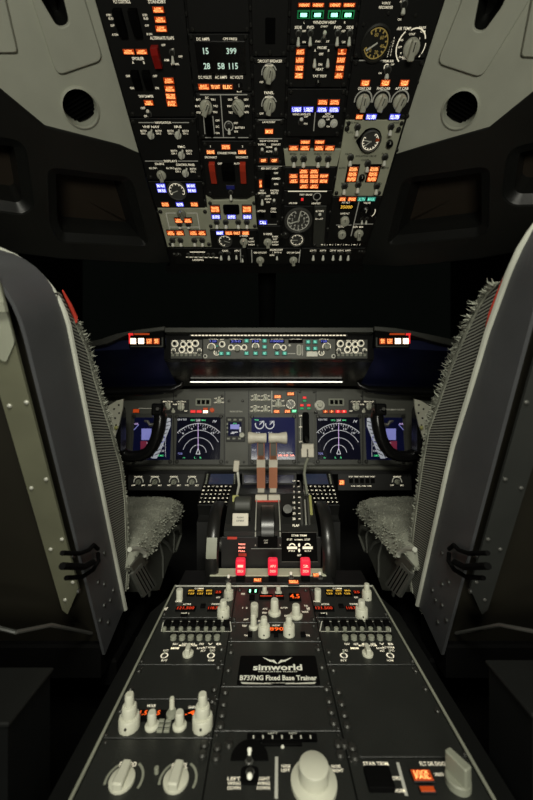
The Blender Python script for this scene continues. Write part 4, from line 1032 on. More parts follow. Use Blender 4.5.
# speedbrake lever on the left
mb = MB(); mb.tube([W(231.4, 536, .93), W(234, 530, .94), W(231, 522, .96), W(236, 500, 1.02), W(239, 485, 1.06), W(237.6, 472, 1.08)], [.0022, .0022, .0025, .003, .004, .005], MET, 8)
sb = L(mb, 'speedbrake_lever')
c0 = W(236.4, 466, 1.08); mb = MB().prism(round_poly([(-.010, -.016), (.007, -.018), (.011, .016), (-.007, .018)], .004, 3), -.007, .009, CRM, T3(*c0) @ RX(90), bev=.002); mb.build('handle', sb)
mb = MB()
for a, b, py, m in ((232, 239.5, 499, YEL),):
    c0 = dk((a + b) / 2, py, .004); mb.box(c0.x - .009, c0.x + .009, c0.y - .006, c0.y + .003, c0.z - .011, c0.z + .011, m, bev=.001)
L(mb, 'arm_detent')
c0 = dk(240.5, 519.6, .008)
mb = MB().prism(round_poly([(-.021, -.016), (.021, -.016), (.021, .016), (-.021, .016)], .002, 2), 0, .006, CRM, T3(*c0) @ RX(70), bev=.001)
mb.text('FLIGHT', 0, .005, .004, .0065, MK, T3(*c0) @ RX(70)); mb.text('DETENT', 0, -.003, .004, .0065, MK, T3(*c0) @ RX(70)); L(mb, 'speedbrake_placard')
mb = MB(); mb.box(wx(232, .95), wx(250.5, .95), .935, .97, HZ(-.36), HZ(-.318), KX, bev=.002); L(mb, 'placard_block')
# bulge behind placard
mb = MB().lathe([(.022, -.024), (.026, -.02), (.026, .02), (.022, .024)], MPD, T3(wx(243, 1.0), 1.0, HZ(-.302)) @ RY(90), seg=20); L(mb, 'rounded_cover')
# parking brake lettering, red strip
mb = MB()
for i, st in enumerate(('PARKING', 'BRAKE', 'PULL')): mb.text(st, wx(242, .9), wz(544 + 3.4 * i, .9), .0042, 0, REDT, w=.017)
mb.box(wx(227.5, .9), wx(237, .9), wz(539, .9), wz(536.6, .9), -.001, .0008, RBR)
mb.box(wx(238.5, .9), wx(246.5, .9), wz(556, .9), wz(553, .9), -.001, .0008, RBR)
mb.build('brake_placard', t, T3(-.012, -1.0, -(H - .64)) @ Matrix(((1, 0, 0, 0), (0, 0, -1, .8985), (0, 1, 0, 0), (0, 0, 0, 1))))
# knob right of centre
c0 = dk(287.4, 511, .012)
mb = MB().lathe([(.016, -.02), (.016, .008), (.013, .013), (0, .014)], KX, T3(*c0) @ RX(50), seg=20); mb.lathe([(.0125, .0135), (.0125, .0150), (0, .0152)], METD, T3(*c0) @ RX(50), seg=20); L(mb, 'horn_cutout_knob')
# flap gate with numerals and flap lever
mb = MB()
ys = [481 + i * 5.4 for i in range(8)]
pts = [dk(300.4, 482, .003), dk(301, 500, .003), dk(302, 524, .003)]
mb.tube(pts, .0035, METD, 8); mb.tube([p + Vector((.020, 0, 0)) for p in pts], .003, METD, 8); mb.tube([p + Vector((.011, 0, -.002)) for p in pts], .0022, MET, 8)
L(mb, 'flap_gate')
mb = MB()
for y, st in zip(ys, ('UP', '1', '2', '5', '10', '15', '25', '30')):
    c0 = dk(294.0, y, .002)
    mb.text(st, 0, 0, .0062, 0, LT, T3(*c0) @ RX(62)); mb.box(.012, .019, -.0008, .0008, -.0006, 0.0004, LT, T3(*c0) @ RX(62))
L(mb, 'flap_numerals')
c0 = dk(296, 525.5, .002); mb = MB(); mb.text('FLAP', 0, 0, .006, 0, LT, T3(*c0) @ RX(62)); mb.text('DOWN', 0, -.009, .006, 0, LT, T3(*c0) @ RX(62)); L(mb, 'flap_lettering')
mb = MB(); mb.tube([W(308.4, 506, 1.05), W(306.6, 490, 1.09), W(304.2, 474, 1.11), W(305.6, 464, 1.12), W(308, 458, 1.12)], [.007, .0075, .008, .0085, .0085], KNG, 12, flat=.6)
fl = L(mb, 'flap_lever')
c0 = W(307.4, 453, 1.12); mb = MB()
for dx in (-.011, .011): mb.prism(round_poly([(-.0095, -.014), (.0095, -.014), (.0095, .014), (-.0095, .014)], .003, 3), -.006, .008, CRM, T3(c0.x + dx, c0.y, c0.z) @ RX(80), bev=.002)
mb.box(c0.x - .018, c0.x + .018, c0.y - .004, c0.y + .004, c0.z + .014, c0.z + .028, CRM, bev=.002)
mb.build('handle', fl)
mb = MB(); mb.tube([dk(310, 496, .004), dk(311.5, 514, .004)], .004, YEL, 8); L(mb, 'detent_strip')
# stab trim panel on the aft face
AF = Plane((0, .8985, H), (1, 0, 0), (0, 0, 1))
cq = [AF.hit(*q) for q in ((281.6, 531.6), (316, 531.6), (317.5, 561), (281.6, 561))]
mb = MB().prism([tuple(v) for v in cq], 0, .004, KX, bev=.0008)
for a, b in ((0, 1), (3, 2)): mb.line(cq[a], cq[b], .0016, .0045, METD)
k = .9 / F
def tx(st, px, py, h, w, m=LT): v = AF.hit(px, py); mb.text(st, v.x, v.y, h * k, .0046, m, w=w * k)
tx('STAB TRIM', 298.8, 534.8, 2, 15); tx('CUT OUT', 289.4, 538.8, 2, 5.6); tx('NORMAL', 298.6, 539, 1.5, 8.6); tx('CUT OUT', 307, 538.8, 2, 5.6)
tx('PRI', 291.5, 550.2, 1.3, 6); tx('B/U', 307.6, 550.2, 1.3, 6); tx('A/P', 299, 554.4, 2, 4)
for px in (292, 307.4):
    v = AF.hit(px, 545); mb.arc((v.x, v.y - 1 * k), 3 * k, 20, 160, 1.2 * k, .0046, LT); mb.rect(v.x, v.y - 2 * k, 10 * k, 2.6 * k, .0046, LT)
for py in (544.4, 549.6):
    v = AF.hit(299, py); mb.prism([(v.x + 1.1 * k * math.cos(a * .7), v.y + 1.9 * k * math.sin(a * .7)) for a in range(9)], .004, .0048, LT)
mb.build('stab_trim_panel', t, T3(-.012, -1.0, -(H - .64)) @ AF.M)
# trim wheels
for xa, xb, lab in ((-.151, -.119, 'black trim wheel with a white rim segment on the left of the throttle quadrant'), (.139, .172, 'plain black trim wheel on the right of the throttle quadrant')):
    tw = thing('trim_wheel', lab, 'trim wheel', T3((xa + xb) / 2, .97, HZ(-.40)))
    hw = (xb - xa) / 2; R_ = .115
    mb = MB().lathe([(R_ - .05, -hw * .4), (R_ - .02, -hw), (R_ - .006, -hw), (R_, -hw + .006), (R_ + .001, 0), (R_, hw - .006), (R_ - .006, hw), (R_ - .02, hw), (R_ - .05, hw * .4)], RUB, RY(90), seg=56); mb.build('wheel_rim', tw)
    MB().lathe([(.02, -hw), (.02, hw)], METD, RY(90), seg=16).build('wheel_hub', tw)
    MB().lathe([(.07, -hw * .3), (.07, hw * .3)], RUB, RY(90), seg=40).build('wheel_disc', tw)
    if xa < 0:
        mb = MB(); vs = []; n = 10
        for i in range(n + 1):
            a = math.radians(172 + (196 - 172) * i / n)
            for sx in (-hw * .8, hw * .8): vs.append((sx, (R_ + .0018) * math.cos(a), -(R_ + .0018) * math.sin(a)))
        mb.add([(x, y, -z) if False else (x, y, z) for x, y, z in vs], [(2 * i, 2 * i + 1, 2 * i + 3, 2 * i + 2) for i in range(n)], KNG)
        mb.build('white_segment', tw, RX(-14))
# ---- CDU towers
CP = Plane(W(266.5, 505, 1.09), (1, 0, 0), W(266.5, 472, 1.25) - W(266.5, 505, 1.09))
for sg, lab in ((-1, 'keypad computer unit with slate blue screen left of the throttle quadrant'), (1, 'keypad computer unit with slate blue screen right of the throttle quadrant')):
    f = (lambda x: x) if sg < 0 else (lambda x: 537 - x)
    q = Panel(CP, 'control_display_unit', lab, 'keypad unit', px=[(f(205.5), 472.5), (f(238 if sg < 0 else 234), 472.5), (f(236.4 if sg < 0 else 232.4), 505), (f(197.5), 505)], mat_=K, th=.05, screws=False, plate='case')
    q.blockm(f(221.6), 479, 24, 10, SCC, 0, .001, 'screen')
    q.text('IDENT  POS INIT', f(222), 476.6, 1.5, 16, SYB); q.text('ACT RTE 1', f(226), 480, 1.4, 9, SYB)
    for r in range(5):
        for c in range(8):
            y = 487.2 + r * 3.9; x = 204.6 + c * 4.3 - r * 1.1
            if x > 231: continue
            q.blockm(f(x), y, 3.4, 3.0, KX, 0, .003, 'key'); v_ = q.h(f(x), y); k_ = q.sc(f(x), y); q.let.text('ABCDEFGHIJKLMNOPQRSTUVWXYZ0123456789/.-+'[(r * 8 + c) % 40], v_.x, v_.y, 1.9 * k_, .0034, LT, w=2.0 * k_)
    for i in range(5):
        q.blockm(f(207.6 - i * .4), 475 + 2.1 * i, 1.6, 1.1, KNG, 0, .003, 'side_key'); q.blockm(f(234.6 if sg < 0 else 233), 475 + 2.1 * i, 1.6, 1.1, KNG, 0, .003, 'side_key')
    q.done()
    tw = thing('console_tower', 'dark upright console box under the keypad computer unit on the %s' % ('left' if sg < 0 else 'right'), 'console', T3(wx(f(206), 1.1), 1.12, 0))
    xa, xb = sorted((wx(f(197.8), 1.09), wx(f(209.5), 1.09)))
    mb = MB(); pr = [(1.075, 0.01), (1.075, H - .375), (1.088, H - .372), (1.20, H - .322), (1.25, H - .322), (1.25, .01)]
    mb.prism(pr, xa, xb, K, YZ); mb.build('casing', tw, T3(-wx(f(206), 1.1), -1.12, 0))
# lower centre display
LD = Plane(W(266.5, 479, 1.262), (1, 0, 0), (0, .5, 1))
q = Panel(LD, 'lower_display_unit', 'low wide blue screen strip behind the thrust levers, below the ledge', 'display screen', px=[(242, 472.4), (296.5, 472.4), (296.5, 484.6), (242, 484.6)], mat_=K, th=.004, plate='bezel', screws=False)
q.blockm(269, 479, 50, 8, SCB, 0, .0012, 'screen'); q.text('0.0      0.0   N2', 268, 477, 1.4, 34, SYB); q.done()

# ================================================================ AFT PEDESTAL
PZ = H - .434
PP = Plane((0, .55, PZ), (1, 0, 0), (0, 1, 0))
def X(px, py): return PP.hit(px, py).x
XL, XR = -.2135, .2480
t = thing('aft_pedestal', 'long black centre pedestal box between the seats with pale metal edge rails', 'pedestal', T3(.017, .55, 0))
B = lambda mb, n: mb.build(n, t, T3(-.017, -.55, 0))
Y0, Y1 = .30, .818
B(MB().box(XL + .004, XR - .004, Y0, .905, .012, PZ - .0065, FR), 'cabinet')
for sx, x in ((-1, XL), (1, XR)):
    B(MB().tube([(x, Y0, PZ - .001), (x, Y1 + .002, PZ - .001)], .0022, KNG, 10), 'edge_rail')
    mb = MB(); xo = x + sx * .036
    vs = [(x, Y0, PZ - .003), (xo, Y0, PZ - .022), (xo, Y0, PZ - .22), (x, Y0, PZ - .22), (x, .79, PZ - .003), (xo, .75, PZ - .022), (xo, .75, PZ - .22), (x, .79, PZ - .22)]
    mb.add(vs, [(0, 1, 2, 3), (4, 5, 6, 7), (0, 1, 5, 4), (1, 2, 6, 5), (2, 3, 7, 6), (3, 0, 4, 7)], SKT); B(mb, 'side_skirt')
B(MB().tube([(XL, Y1, PZ - .001), (XR, Y1, PZ - .001)], .0022, MET, 10), 'front_rail')

class Ped(Panel):
    def post(s, px, py, top, w, kind='cap', m=KN, name='knob', ang=0):
        """upright knob: foot centre at (px,py), top at pixel row top, w pixels wide at the foot"""
        k = s.sc(px, py); d = s.pl.t(px, py); hh = .434 - (top - CY) / F * d; hh = max(.006, hh); r = w * k / 2
        mb = MB()
        if kind == 'cap': mb.lathe([(r, 0), (r, hh * .12), (r * .66, hh * .2), (r * .6, hh * .92), (r * .5, hh), (0, hh)], m, seg=22, flute=0)
        elif kind == 'two': mb.lathe([(r * 1.04, 0), (r, hh * .5), (r * .92, hh * .55), (r * .6, hh * .56), (r * .55, hh * .95), (r * .47, hh), (0, hh)], m, seg=26, flute=1, fa=.03)
        elif kind == 'three': mb.lathe([(r, 0), (r, hh * .30), (r * .92, hh * .34), (r * .72, hh * .35), (r * .7, hh * .62), (r * .62, hh * .66), (r * .45, hh * .67), (r * .42, hh * .96), (r * .36, hh), (0, hh)], m, seg=28, flute=1, fa=.045)
        elif kind == 'drum': mb.lathe([(r, 0), (r, hh * .18), (r * .85, hh * .24), (r * .66, hh * .32), (r * .64, hh * .95), (r * .58, hh), (0, hh)], m, seg=28)
        elif kind == 'bar':
            mb.lathe([(r, 0), (r, hh * .25), (r * .9, hh * .3), (0, hh * .3)], m, seg=24)
            mb.prism(round_poly([(-r * .42, -r * .95), (r * .42, -r * .95), (r * .36, r), (-r * .36, r)], r * .2, 3), hh * .2, hh, m, bev=r * .1)
        elif kind == 'plain': mb.lathe([(r, 0), (r, hh * .95), (r * .9, hh), (0, hh)], m, seg=18)
        if kind in ('two', 'three'):
            mb.cyl(r * .12, 0, r * .06, MK, T3(0, -r * 1.0, hh * .2) @ RX(90), seg=8)
        return s.put(mb, name, px, py, ang=ang)
CTP = 'pedestal panel'
rowA, rowB, rowC = 587.2, 617.4, 664.5
cw = [XL + .003, -.0695, .0985, XR - .003]
def pcol(c, ya, yb):
    out = []
    for (x, y) in ((cw[c] + .0007, ya), (cw[c + 1] - .0007, ya), (cw[c + 1] - .0007, yb), (cw[c] + .0007, yb)):
        d = F * .434 / (y - CY); out.append((x / d * F + CX, y))
    return out
def radio(c, name, label, digits, d2, kn, tops):
    p = Ped(PP, name, label, CTP, px=pcol(c, rowA, rowB), mat_=KD)
    return p
for c, f, side in ((0, lambda x: x, 'left'), (2, None, 'right')):
    p = Ped(PP, 'radio_tuning_panel', 'dark radio panel with small yellow digits at the front %s corner of the pedestal' % side, CTP, px=pcol(c, rowA, rowB), mat_=KD)
    o_ = 0 if c == 0 else 138.2
    p.post(179.6 + o_, 599.5, 589, 6.6, 'plain')
    for x in (191.4, 200.4, 209.2):
        p.window(x + o_, 593.6, 7.4, 5.6, '', YLD, 'digit_window'); p.text('BRG', x + o_, 592, 1.5, 5.6, YLD, .0034); p.text('125', x + o_, 595, 1.6, 5.6, YLD, .0034)
    p.window(218.4 + o_, 593.4, 7, 3.6, '25', RDD); p.post(228.6 + o_, 598.6, 583.6, 9.4, 'two')
    p.window(185.8 + o_, 609.4, 20, 4.4, '121.500', RDD); p.window(213 + o_, 609.4, 11, 4.2, '118.7', RDD); p.post(223.4 + o_, 616.6, 600, 12.4, 'two')
    p.text('ACTIVE', 187 + o_, 604.4, 1.6, 8); p.text('TFR', 203 + o_, 606, 1.6, 3.4); p.blockm(203 + o_, 606.8, 5, 3, KX, 0, .004, 'transfer_key'); p.text('VHF 1' if c == 0 else 'VHF 2', 185 + o_, 613.6, 1.7, 8)
    p.blockm(184 + o_, 616, 7, 2.2, KX, 0, .003, 'test_key'); p.text('STANDBY', 216 + o_, 604.2, 1.6, 9); p.text('HF', 166 + o_ * 1.03, 609, 3, 3); p.text('PANEL', 179 + o_, 601.6, 1.5, 7); p.text('COMM', 199 + o_, 588.6, 1.4, 9); p.text('OFF', 218 + o_, 597.6, 1.6, 4)
    p.done()
    p = Ped(PP, 'audio_control_panel', 'dark audio panel with outlined buttons and pale knobs on the pedestal, %s side' % side, CTP, px=pcol(c, rowB + .8, rowC), mat_=KD)
    if c == 0: xs = [167.6 + 8.35 * i for i in range(8)]; x2 = [173.4 + 8.7 * i for i in range(6)]; bk, r1, r2 = 188, 164.4, 211; fx = (163.4, 230.2, 162.4, 229.6)
    else: xs = [326.6 + 8.6 * i for i in range(8)]; x2 = [345.2 + 8.7 * i for i in range(6)]; bk, r1, r2 = 367.6, 343.8, 390.2; fx = (321.8, 389.4, 322.6, 393)
    for x in xs:
        p.blockm(x, 625, 6, 5.4, KX, 0, .006, 'push_button'); p.post(x + (1 if c else -1) * 1.0 - 2.4 * (c == 0), 630.6, 628.4, 4.4, 'plain', KNG, 'volume_knob')
    p.line(fx[0], 621.6, fx[1], 621.6, .9, LTD); p.line(fx[0] - 1, 631.6, fx[1] + 1, 631.6, .9, LTD); p.line(fx[0], 621.6, fx[0] - 2, 631.6, .9, LTD); p.line(fx[1], 621.6, fx[1] + 1.2, 631.6, .9, LTD)
    for x in x2: p.blockm(x, 635.6, 7.4, 4, KX, -.001, .0015, 'knob_well'); p.post(x, 639, 636, 6.2, 'plain', KNG, 'volume_knob')
    for i, x in enumerate(x2): p.text(('NAV', 'ADF', 'MKR', 'SPKR', 'V', 'B')[i], x + 2, 644.2, 1.9, 5)
    for x, t_ in ((bk - 13, 'MIC'), (bk - 13, ''), (bk + 13, 'I/C')): p.text(t_ or 'BOOM', x, 648.4, 1.8, 8)
    p.text('MASK   BOOM', bk, 645.6, 1.7, 18); p.text('ALT NORM', r2 - 2, 647.6, 1.8, 12); p.text('ALT', r2 - 8, 651, 1.6, 5)
    p.post(bk, 654.6, 646.4, 11, 'bar', name='mask_selector')
    for x in (r1, r2): p.arc(x, 655.6, 3.2, 0, 360, 1.2, LT, sy=1); p.toggle(x, 655, 4.4, 2.4, 1, KNG); p.text('R/T' if x == r1 else 'NORM', x, 660.6, 1.8, 6); p.text('I/C', x + 1.5, 650.6, 1.8, 5)
    for x in ((145, 232) if c == 0 else (327, 412)): pass
    p.done()
# centre column
p = Ped(PP, 'transponder_panel', 'dark middle pedestal panel with two tiny green digits and pale knobs', CTP, px=pcol(1, rowA, 622.4), mat_=KD)
p.text('1', 250, 591, 3, 1.6, GRNT); p.text('1', 255.6, 591, 3, 1.6, GRNT); p.window(253, 591, 11, 5, '', GRN, 'digit_window', KX, .0003)
p.window(266, 597.4, 14, 4.6, '__', RDD); p.window(279.4, 597.4, 9, 4.6, '_', RDD); p.window(294.8, 597.6, 11.6, 7, '4.5', ORD)
p.post(264.6, 593, 586.6, 7, 'cap'); p.post(278.4, 593, 586.4, 7, 'cap'); p.post(274.6, 613.6, 599, 12.8, 'cap'); p.post(296, 616.4, 604.6, 13, 'cap'); p.post(254.4, 616, 603.6, 7.6, 'plain'); p.blockm(252, 598.4, 5.4, 4, KX, 0, .005, 'test_key')
for st, x, y, w in (('XPNDR', 243, 594, 4), ('ATC', 265, 609, 5), ('ALT OFF', 284, 608, 7), ('STBY', 264.6, 613, 5), ('TA', 306, 606, 4), ('TA/RA', 305, 612, 7), ('IDENT', 287, 616, 5), ('1  2', 245, 608, 5)): p.text(st, x, y, 1.7, w)
p.done()
p = Ped(PP, 'direction_finder_panel', 'dark middle pedestal panel with two stacked pale knobs around an orange readout', CTP, px=pcol(1, 623, 641.4), mat_=KD)
p.window(276.6, 630.6, 17, 5.6, '890', ORD); p.text('ADF', 276, 625.6, 1.5, 8); p.post(264, 634.8, 617, 12, 'two'); p.post(289, 634.4, 616, 11.6, 'two'); p.post(253.6, 628, 613.4, 9.4, 'cap', name='mode_selector')
for x in (250, 276, 303): p.blockm(x, 635.4, 4.6, 4, KX, 0, .004, 'test_key')
for st, x, y, w in (('ANT', 246, 619.6, 5), ('ADF', 260, 621, 4), ('TEST', 244.6, 626, 5), ('TONE', 246, 635.6, 4), ('TFR', 308, 635.6, 4)): p.text(st, x, y, 1.7, w)
p.done()
# name plate
p = Ped(PP, 'name_plate_panel', 'grey cover plate carrying the black simworld trainer sign', CTP, px=pcol(1, 642.2, 686.6), mat_=KD)
q4 = [PP.hit(*a) - p.c for a in ((240.5, 656.4), (315.6, 656.4), (320.6, 685.6), (236.6, 685.6))]
sg_ = MB().prism(round_poly([tuple(a) for a in q4], .004, 4), 0, .0016, KX, bev=.0004)
k = p.sc(277, 670)
def st_(s, px, py, h, w, m=LTD, ob=sg_):
    v = p.h(px, py); ww, hh = p.size(px, py, w, h); ob.text(s, v.x, v.y, hh, .0019, m, w=ww, off=.03)
st_('simworld', 277.6, 668.4, 6.2, 49, WH); st_('SIMULATED FLIGHT', 278, 672.8, 1.2, 40, LTD); st_('B737NG Fixed Base Trainer', 278.4, 679, 5.2, 77, WH)
st_('www.simworld', 279, 684, 1, 30, LTD)
for s_ in (-1, 1):
    for i in range(3):
        a = [(277.4 + s_ * (1 + i), 663.6 - i * 1.2 - .2), (277.4 + s_ * (14.6 - i * 2.6), 658.2 + i * 1.7), (277.4 + s_ * (13 - i * 2.6), 659.6 + i * 1.7), (277.4 + s_ * (.5 + i), 665 - i * .9)]
        sg_.flat([tuple(p.h(*v)) for v in a], .0019 + i * .0001, WH)
    a = [(278.4 + s_ * 8, 684.6), (278.4 + s_ * 38, 683.2), (278.4 + s_ * 36, 685.2), (278.4 + s_ * 6, 685.4)]
    sg_.flat([tuple(p.h(*v)) for v in a], .0019, LTD)
sg_.build('name_sign', p.root)
p.done()
Ped(PP, 'blank_cover_plate', 'plain dark cover plate on the pedestal behind the left audio panel', CTP, px=pcol(0, 665.3, 699), mat_=KD).done()
Ped(PP, 'blank_cover_plate', 'plain dark cover plate on the pedestal directly behind the simworld sign', CTP, px=pcol(1, 687.2, 731), mat_=KD).done()
p = Ped(PP, 'blank_cover_plate', 'largest plain dark cover plate, filling the right side of the pedestal', CTP, px=pcol(2, 665.3, 757), mat_=KD); p.done()
# intercom row
p = Ped(PP, 'dual_tuner_panel', 'dark panel with tall triple stacked pale knobs at both ends of an orange readout', CTP, px=pcol(0, 700, 738), mat_=KD)
p.blockm(165, 716, 68, 11, KX, 0, .0012, 'readout_window'); p.window(150, 714.6, 24, 7, '1.5  1.5', ORD, th=.0024); p.window(187.6, 714.6, 18, 7, '1.4', ORD, th=.0024)
p.text('WXR', 151.4, 706, 2.6, 9); p.text('GAIN', 192, 707.4, 2.6, 7)
p.post(129.4, 726.5, 693.6, 20.6, 'three'); p.post(202.6, 726.5, 693.6, 20.6, 'three'); p.post(152, 726.5, 711.6, 13.8, 'cap'); p.post(179.6, 726.5, 711.4, 13.8, 'cap'); p.post(172, 712, 697.6, 8, 'cap'); 
for x in (161.6, 168.6):
    for y in (722, 727, 731.4): p.blockm(x - (y - 722) * .2, y, 5.4, 2.8, KNG, 0, .003, 'push_button')
p.post(171.4, 716.6, 712.6, 10, 'plain', KNG, 'knob_foot')
p.done()
p = Ped(PP, 'floodlight_panel', 'dark light panel with two large pale bar knobs at the rear left of the pedestal', CTP, px=pcol(0, 739, 830), mat_=KD)
for x in (122, 176): p.post(x, 781, 771, 25, 'bar', name='dimmer_knob', ang=-4); p.arc(x + 2, 780, 18, -25, 60, 2.4, KNG); p.arc(x + 2, 780, 18, 125, 195, 2.4, KNG)
p.text('FLOOD', 128, 764.6, 4.6, 17); p.text('PANEL', 180, 766, 5, 16); p.post(156.6, 772.6, 769, 4.6, 'plain', KNG, 'fastener')
p.done()
p = Ped(PP, 'rudder_trim_panel', 'dark panel with a very large pale round knob at the rear centre', CTP, px=pcol(1, 732, 830), mat_=KD)
p.blockm(282, 739, 70, 6.6, KX, 0, .004, 'scale_window', rnd=.2); p.blockm(282, 744.6, 40, 4, KX, 0, .003, 'pointer_window')
for i in range(7): p.text('|', 253.5 + 9.5 * i, 740.4, 3.6, 1.4, LTD, .0045)
p.text('LEFT', 273, 736.6, 2, 10, LTD, .0045); p.text('RIGHT', 293, 736.6, 2, 8, LTD, .0045); p.knob(282.6, 747, 1.6, 0, 'ring', WH, 'pointer_dot')
v = p.h(249.4, 761); k = p.sc(249.4, 761)
MB().prism([(19 * k * math.cos(math.radians(a)), 22 * k * math.sin(math.radians(a)) * .95) for a in range(0, 181, 10)], 0, .002, KX, T3(v.x, v.y, 0)).build('aileron_trim_well', p.root)
p.toggle(249.4, 757.4, 8, 5, 1, WH); p.toggle(249.8, 779, 10, 6, -1, WH); p.blockm(249.6, 776, 18, 18, KX, 0, .002, 'switch_well', rnd=.3)
for x, ts in ((234, ('LEFT', 'WING', 'DOWN')), (263.4, ('RIGHT', 'WING', 'DOWN'))):
    for i, q_ in enumerate(ts): p.text(q_, x, 779 + 4.6 * i, 3.4, 13)
p.line(276.6, 757, 276.2, 799, 3, PL)
p.text('NOSE', 286, 766.4, 3, 9); p.text('LEFT', 285.6, 770.6, 3, 9); p.text('NOSE', 336, 766.6, 3, 9); p.text('RIGHT', 338, 770.8, 3.2, 11)
p.post(313.8, 784, 764, 46, 'drum', name='rudder_trim_knob'); p.screw(229, 745, 4); p.screw(344, 745, 4)
p.done()
p = Ped(PP, 'door_lock_panel', 'dark panel with an orange lit legend and a tilted pale knob at the rear right of the pedestal', CTP, px=pcol(2, 758, 830), mat_=KD)
p.text('STAB TRIM', 375.6, 764, 3.8, 25); p.text('FLT DK DOOR', 434, 764, 3.8, 28); p.line(397.6, 762.6, 406.6, 796, 3, PL); p.text('OVRD', 396.4, 778.4, 3.6, 8); p.text('NORM', 400, 791, 3.6, 10)
p.blockm(379, 781, 26, 22, KX, 0, .006, 'guarded_switch', rnd=.1)
p.ann(422, 778, 19, 10, 'a', 'LOCK/FAIL'); p.ann(427.4, 792, 14, 5, 'a', ''); p.post(458, 784, 758, 24, 'bar', name='door_selector', ang=28, m=KNG); p.text('UNLKD', 439, 774.6, 3, 9)
p.done()
# fastener rows along the column joints
t_ = t
for xq in (cw[1], cw[2]):
    for i, y in enumerate((650, 668, 690, 702, 713, 724, 746, 756)):
        for s_ in (-1, 1):
            yy = y + (3 if s_ > 0 else 0); d = F * .434 / (yy - CY)
            mb = MB().lathe([(.0056, 0), (.0056, .003), (.0036, .005), (0, .0052)], SC, T3(xq + s_ * .0085, d, PZ), seg=12)
            B(mb, 'fastener')
for x_ in (XL + .010, XR - .010):
    for y in (672, 690, 712): 
        d = F * .434 / (y - CY); B(MB().lathe([(.0042, 0), (.0042, .003), (.003, .0042), (0, .0045)], SC, T3(x_, d, PZ), seg=12), 'fastener')
# ---- fire panel
FP = Plane((0, .86, PZ + .004), (1, 0, 0), (0, 1, 0))
fpx = []
for x, y in ((-.137, .822), (.158, .822), (.158, .897), (-.137, .897)): fpx.append((x / y * F + CX, CY + (.43) / y * F))
p = Ped(FP, 'fire_control_panel', 'narrow panel with three glowing red pull handles in front of the radio panels', 'fire panel', px=fpx, mat_=K, th=.010, screws=False)
p.blockm(268, 572.6, 114, 7.4, GP, 0, .002, 'pale_strip')
for x in (240.6, 272.8, 305.4):
    k = p.sc(x, 580); v = p.h(x, 580)
    b = MB().box(-.010, .010, -.007, .007, 0, .013, KX, bev=.002).build('handle_base', p.root, T3(v.x, v.y, 0))
    h = MB().prism(round_poly([(-.0115, .0), (.0115, .0), (.0115, .038), (-.0115, .038)], .005, 4), -.008, .008, HDL, RX(90), bev=.003).build('fire_handle', p.root, T3(v.x, v.y, .013))
    h['label'] = 'glowing red pull handle'
    mb = MB()
    for i, s_ in enumerate(('1' if x < 250 else 'APU' if x < 300 else '2', 'DISCH')): mb.text(s_, 0, .024 - .012 * i, .006, .0084, REDT, RX(90), w=.013)
    mb.build('legend', h)
for x, y in ((228.4, 580), (291, 577), (320, 577)): p.toggle(x, y, 5, 3.4, 1)
for x, y, w, s_ in ((257.6, 581.6, 8, 'FAULT'), (293.6, 583.4, 10, 'ENG 1/OVERHEAT'), (317, 576.6, 8, 'BOTTLE')): p.ann(x, y, w, 3.6, 'a', s_)
p.done()
# ================================================================ SEATS
def ring(mb, outer, inner, z0, z1, m, M=None, opened=False):
    n = len(outer); vs = [(x, y, z) for z in (z0, z1) for lp in (outer, inner) for x, y in lp]
    fs = []
    for i in range(n):
        j = (i + 1) % n
        if opened and j == 0: continue
        fs += [(i, j, n + j, n + i), (2 * n + i, 2 * n + j, 3 * n + j, 3 * n + i), (i, j, 2 * n + j, 2 * n + i), (n + i, n + j, 3 * n + j, 3 * n + i)]
    return mb.add(vs, fs, m, M, True)
def tuft(mb, p, d, L, r, m):
    d = Vector(d).normalized(); a = d.orthogonal().normalized(); b = d.cross(a)
    k = random.uniform(0, 6)
    base = [p + (a * math.cos(k + t) + b * math.sin(k + t)) * r for t in (0, 2.1, 4.2)]
    mid = [q + d * L * .6 + (p - q) * .35 for q in base]
    tip = p + d * L + Vector((random.uniform(-1, 1), random.uniform(-1, 1), random.uniform(-1, 1))) * L * .3
    mb.add(base + mid + [tip], [(0, 1, 4, 3), (1, 2, 5, 4), (2, 0, 3, 5), (3, 4, 6), (4, 5, 6), (5, 3, 6)], m, None, True)

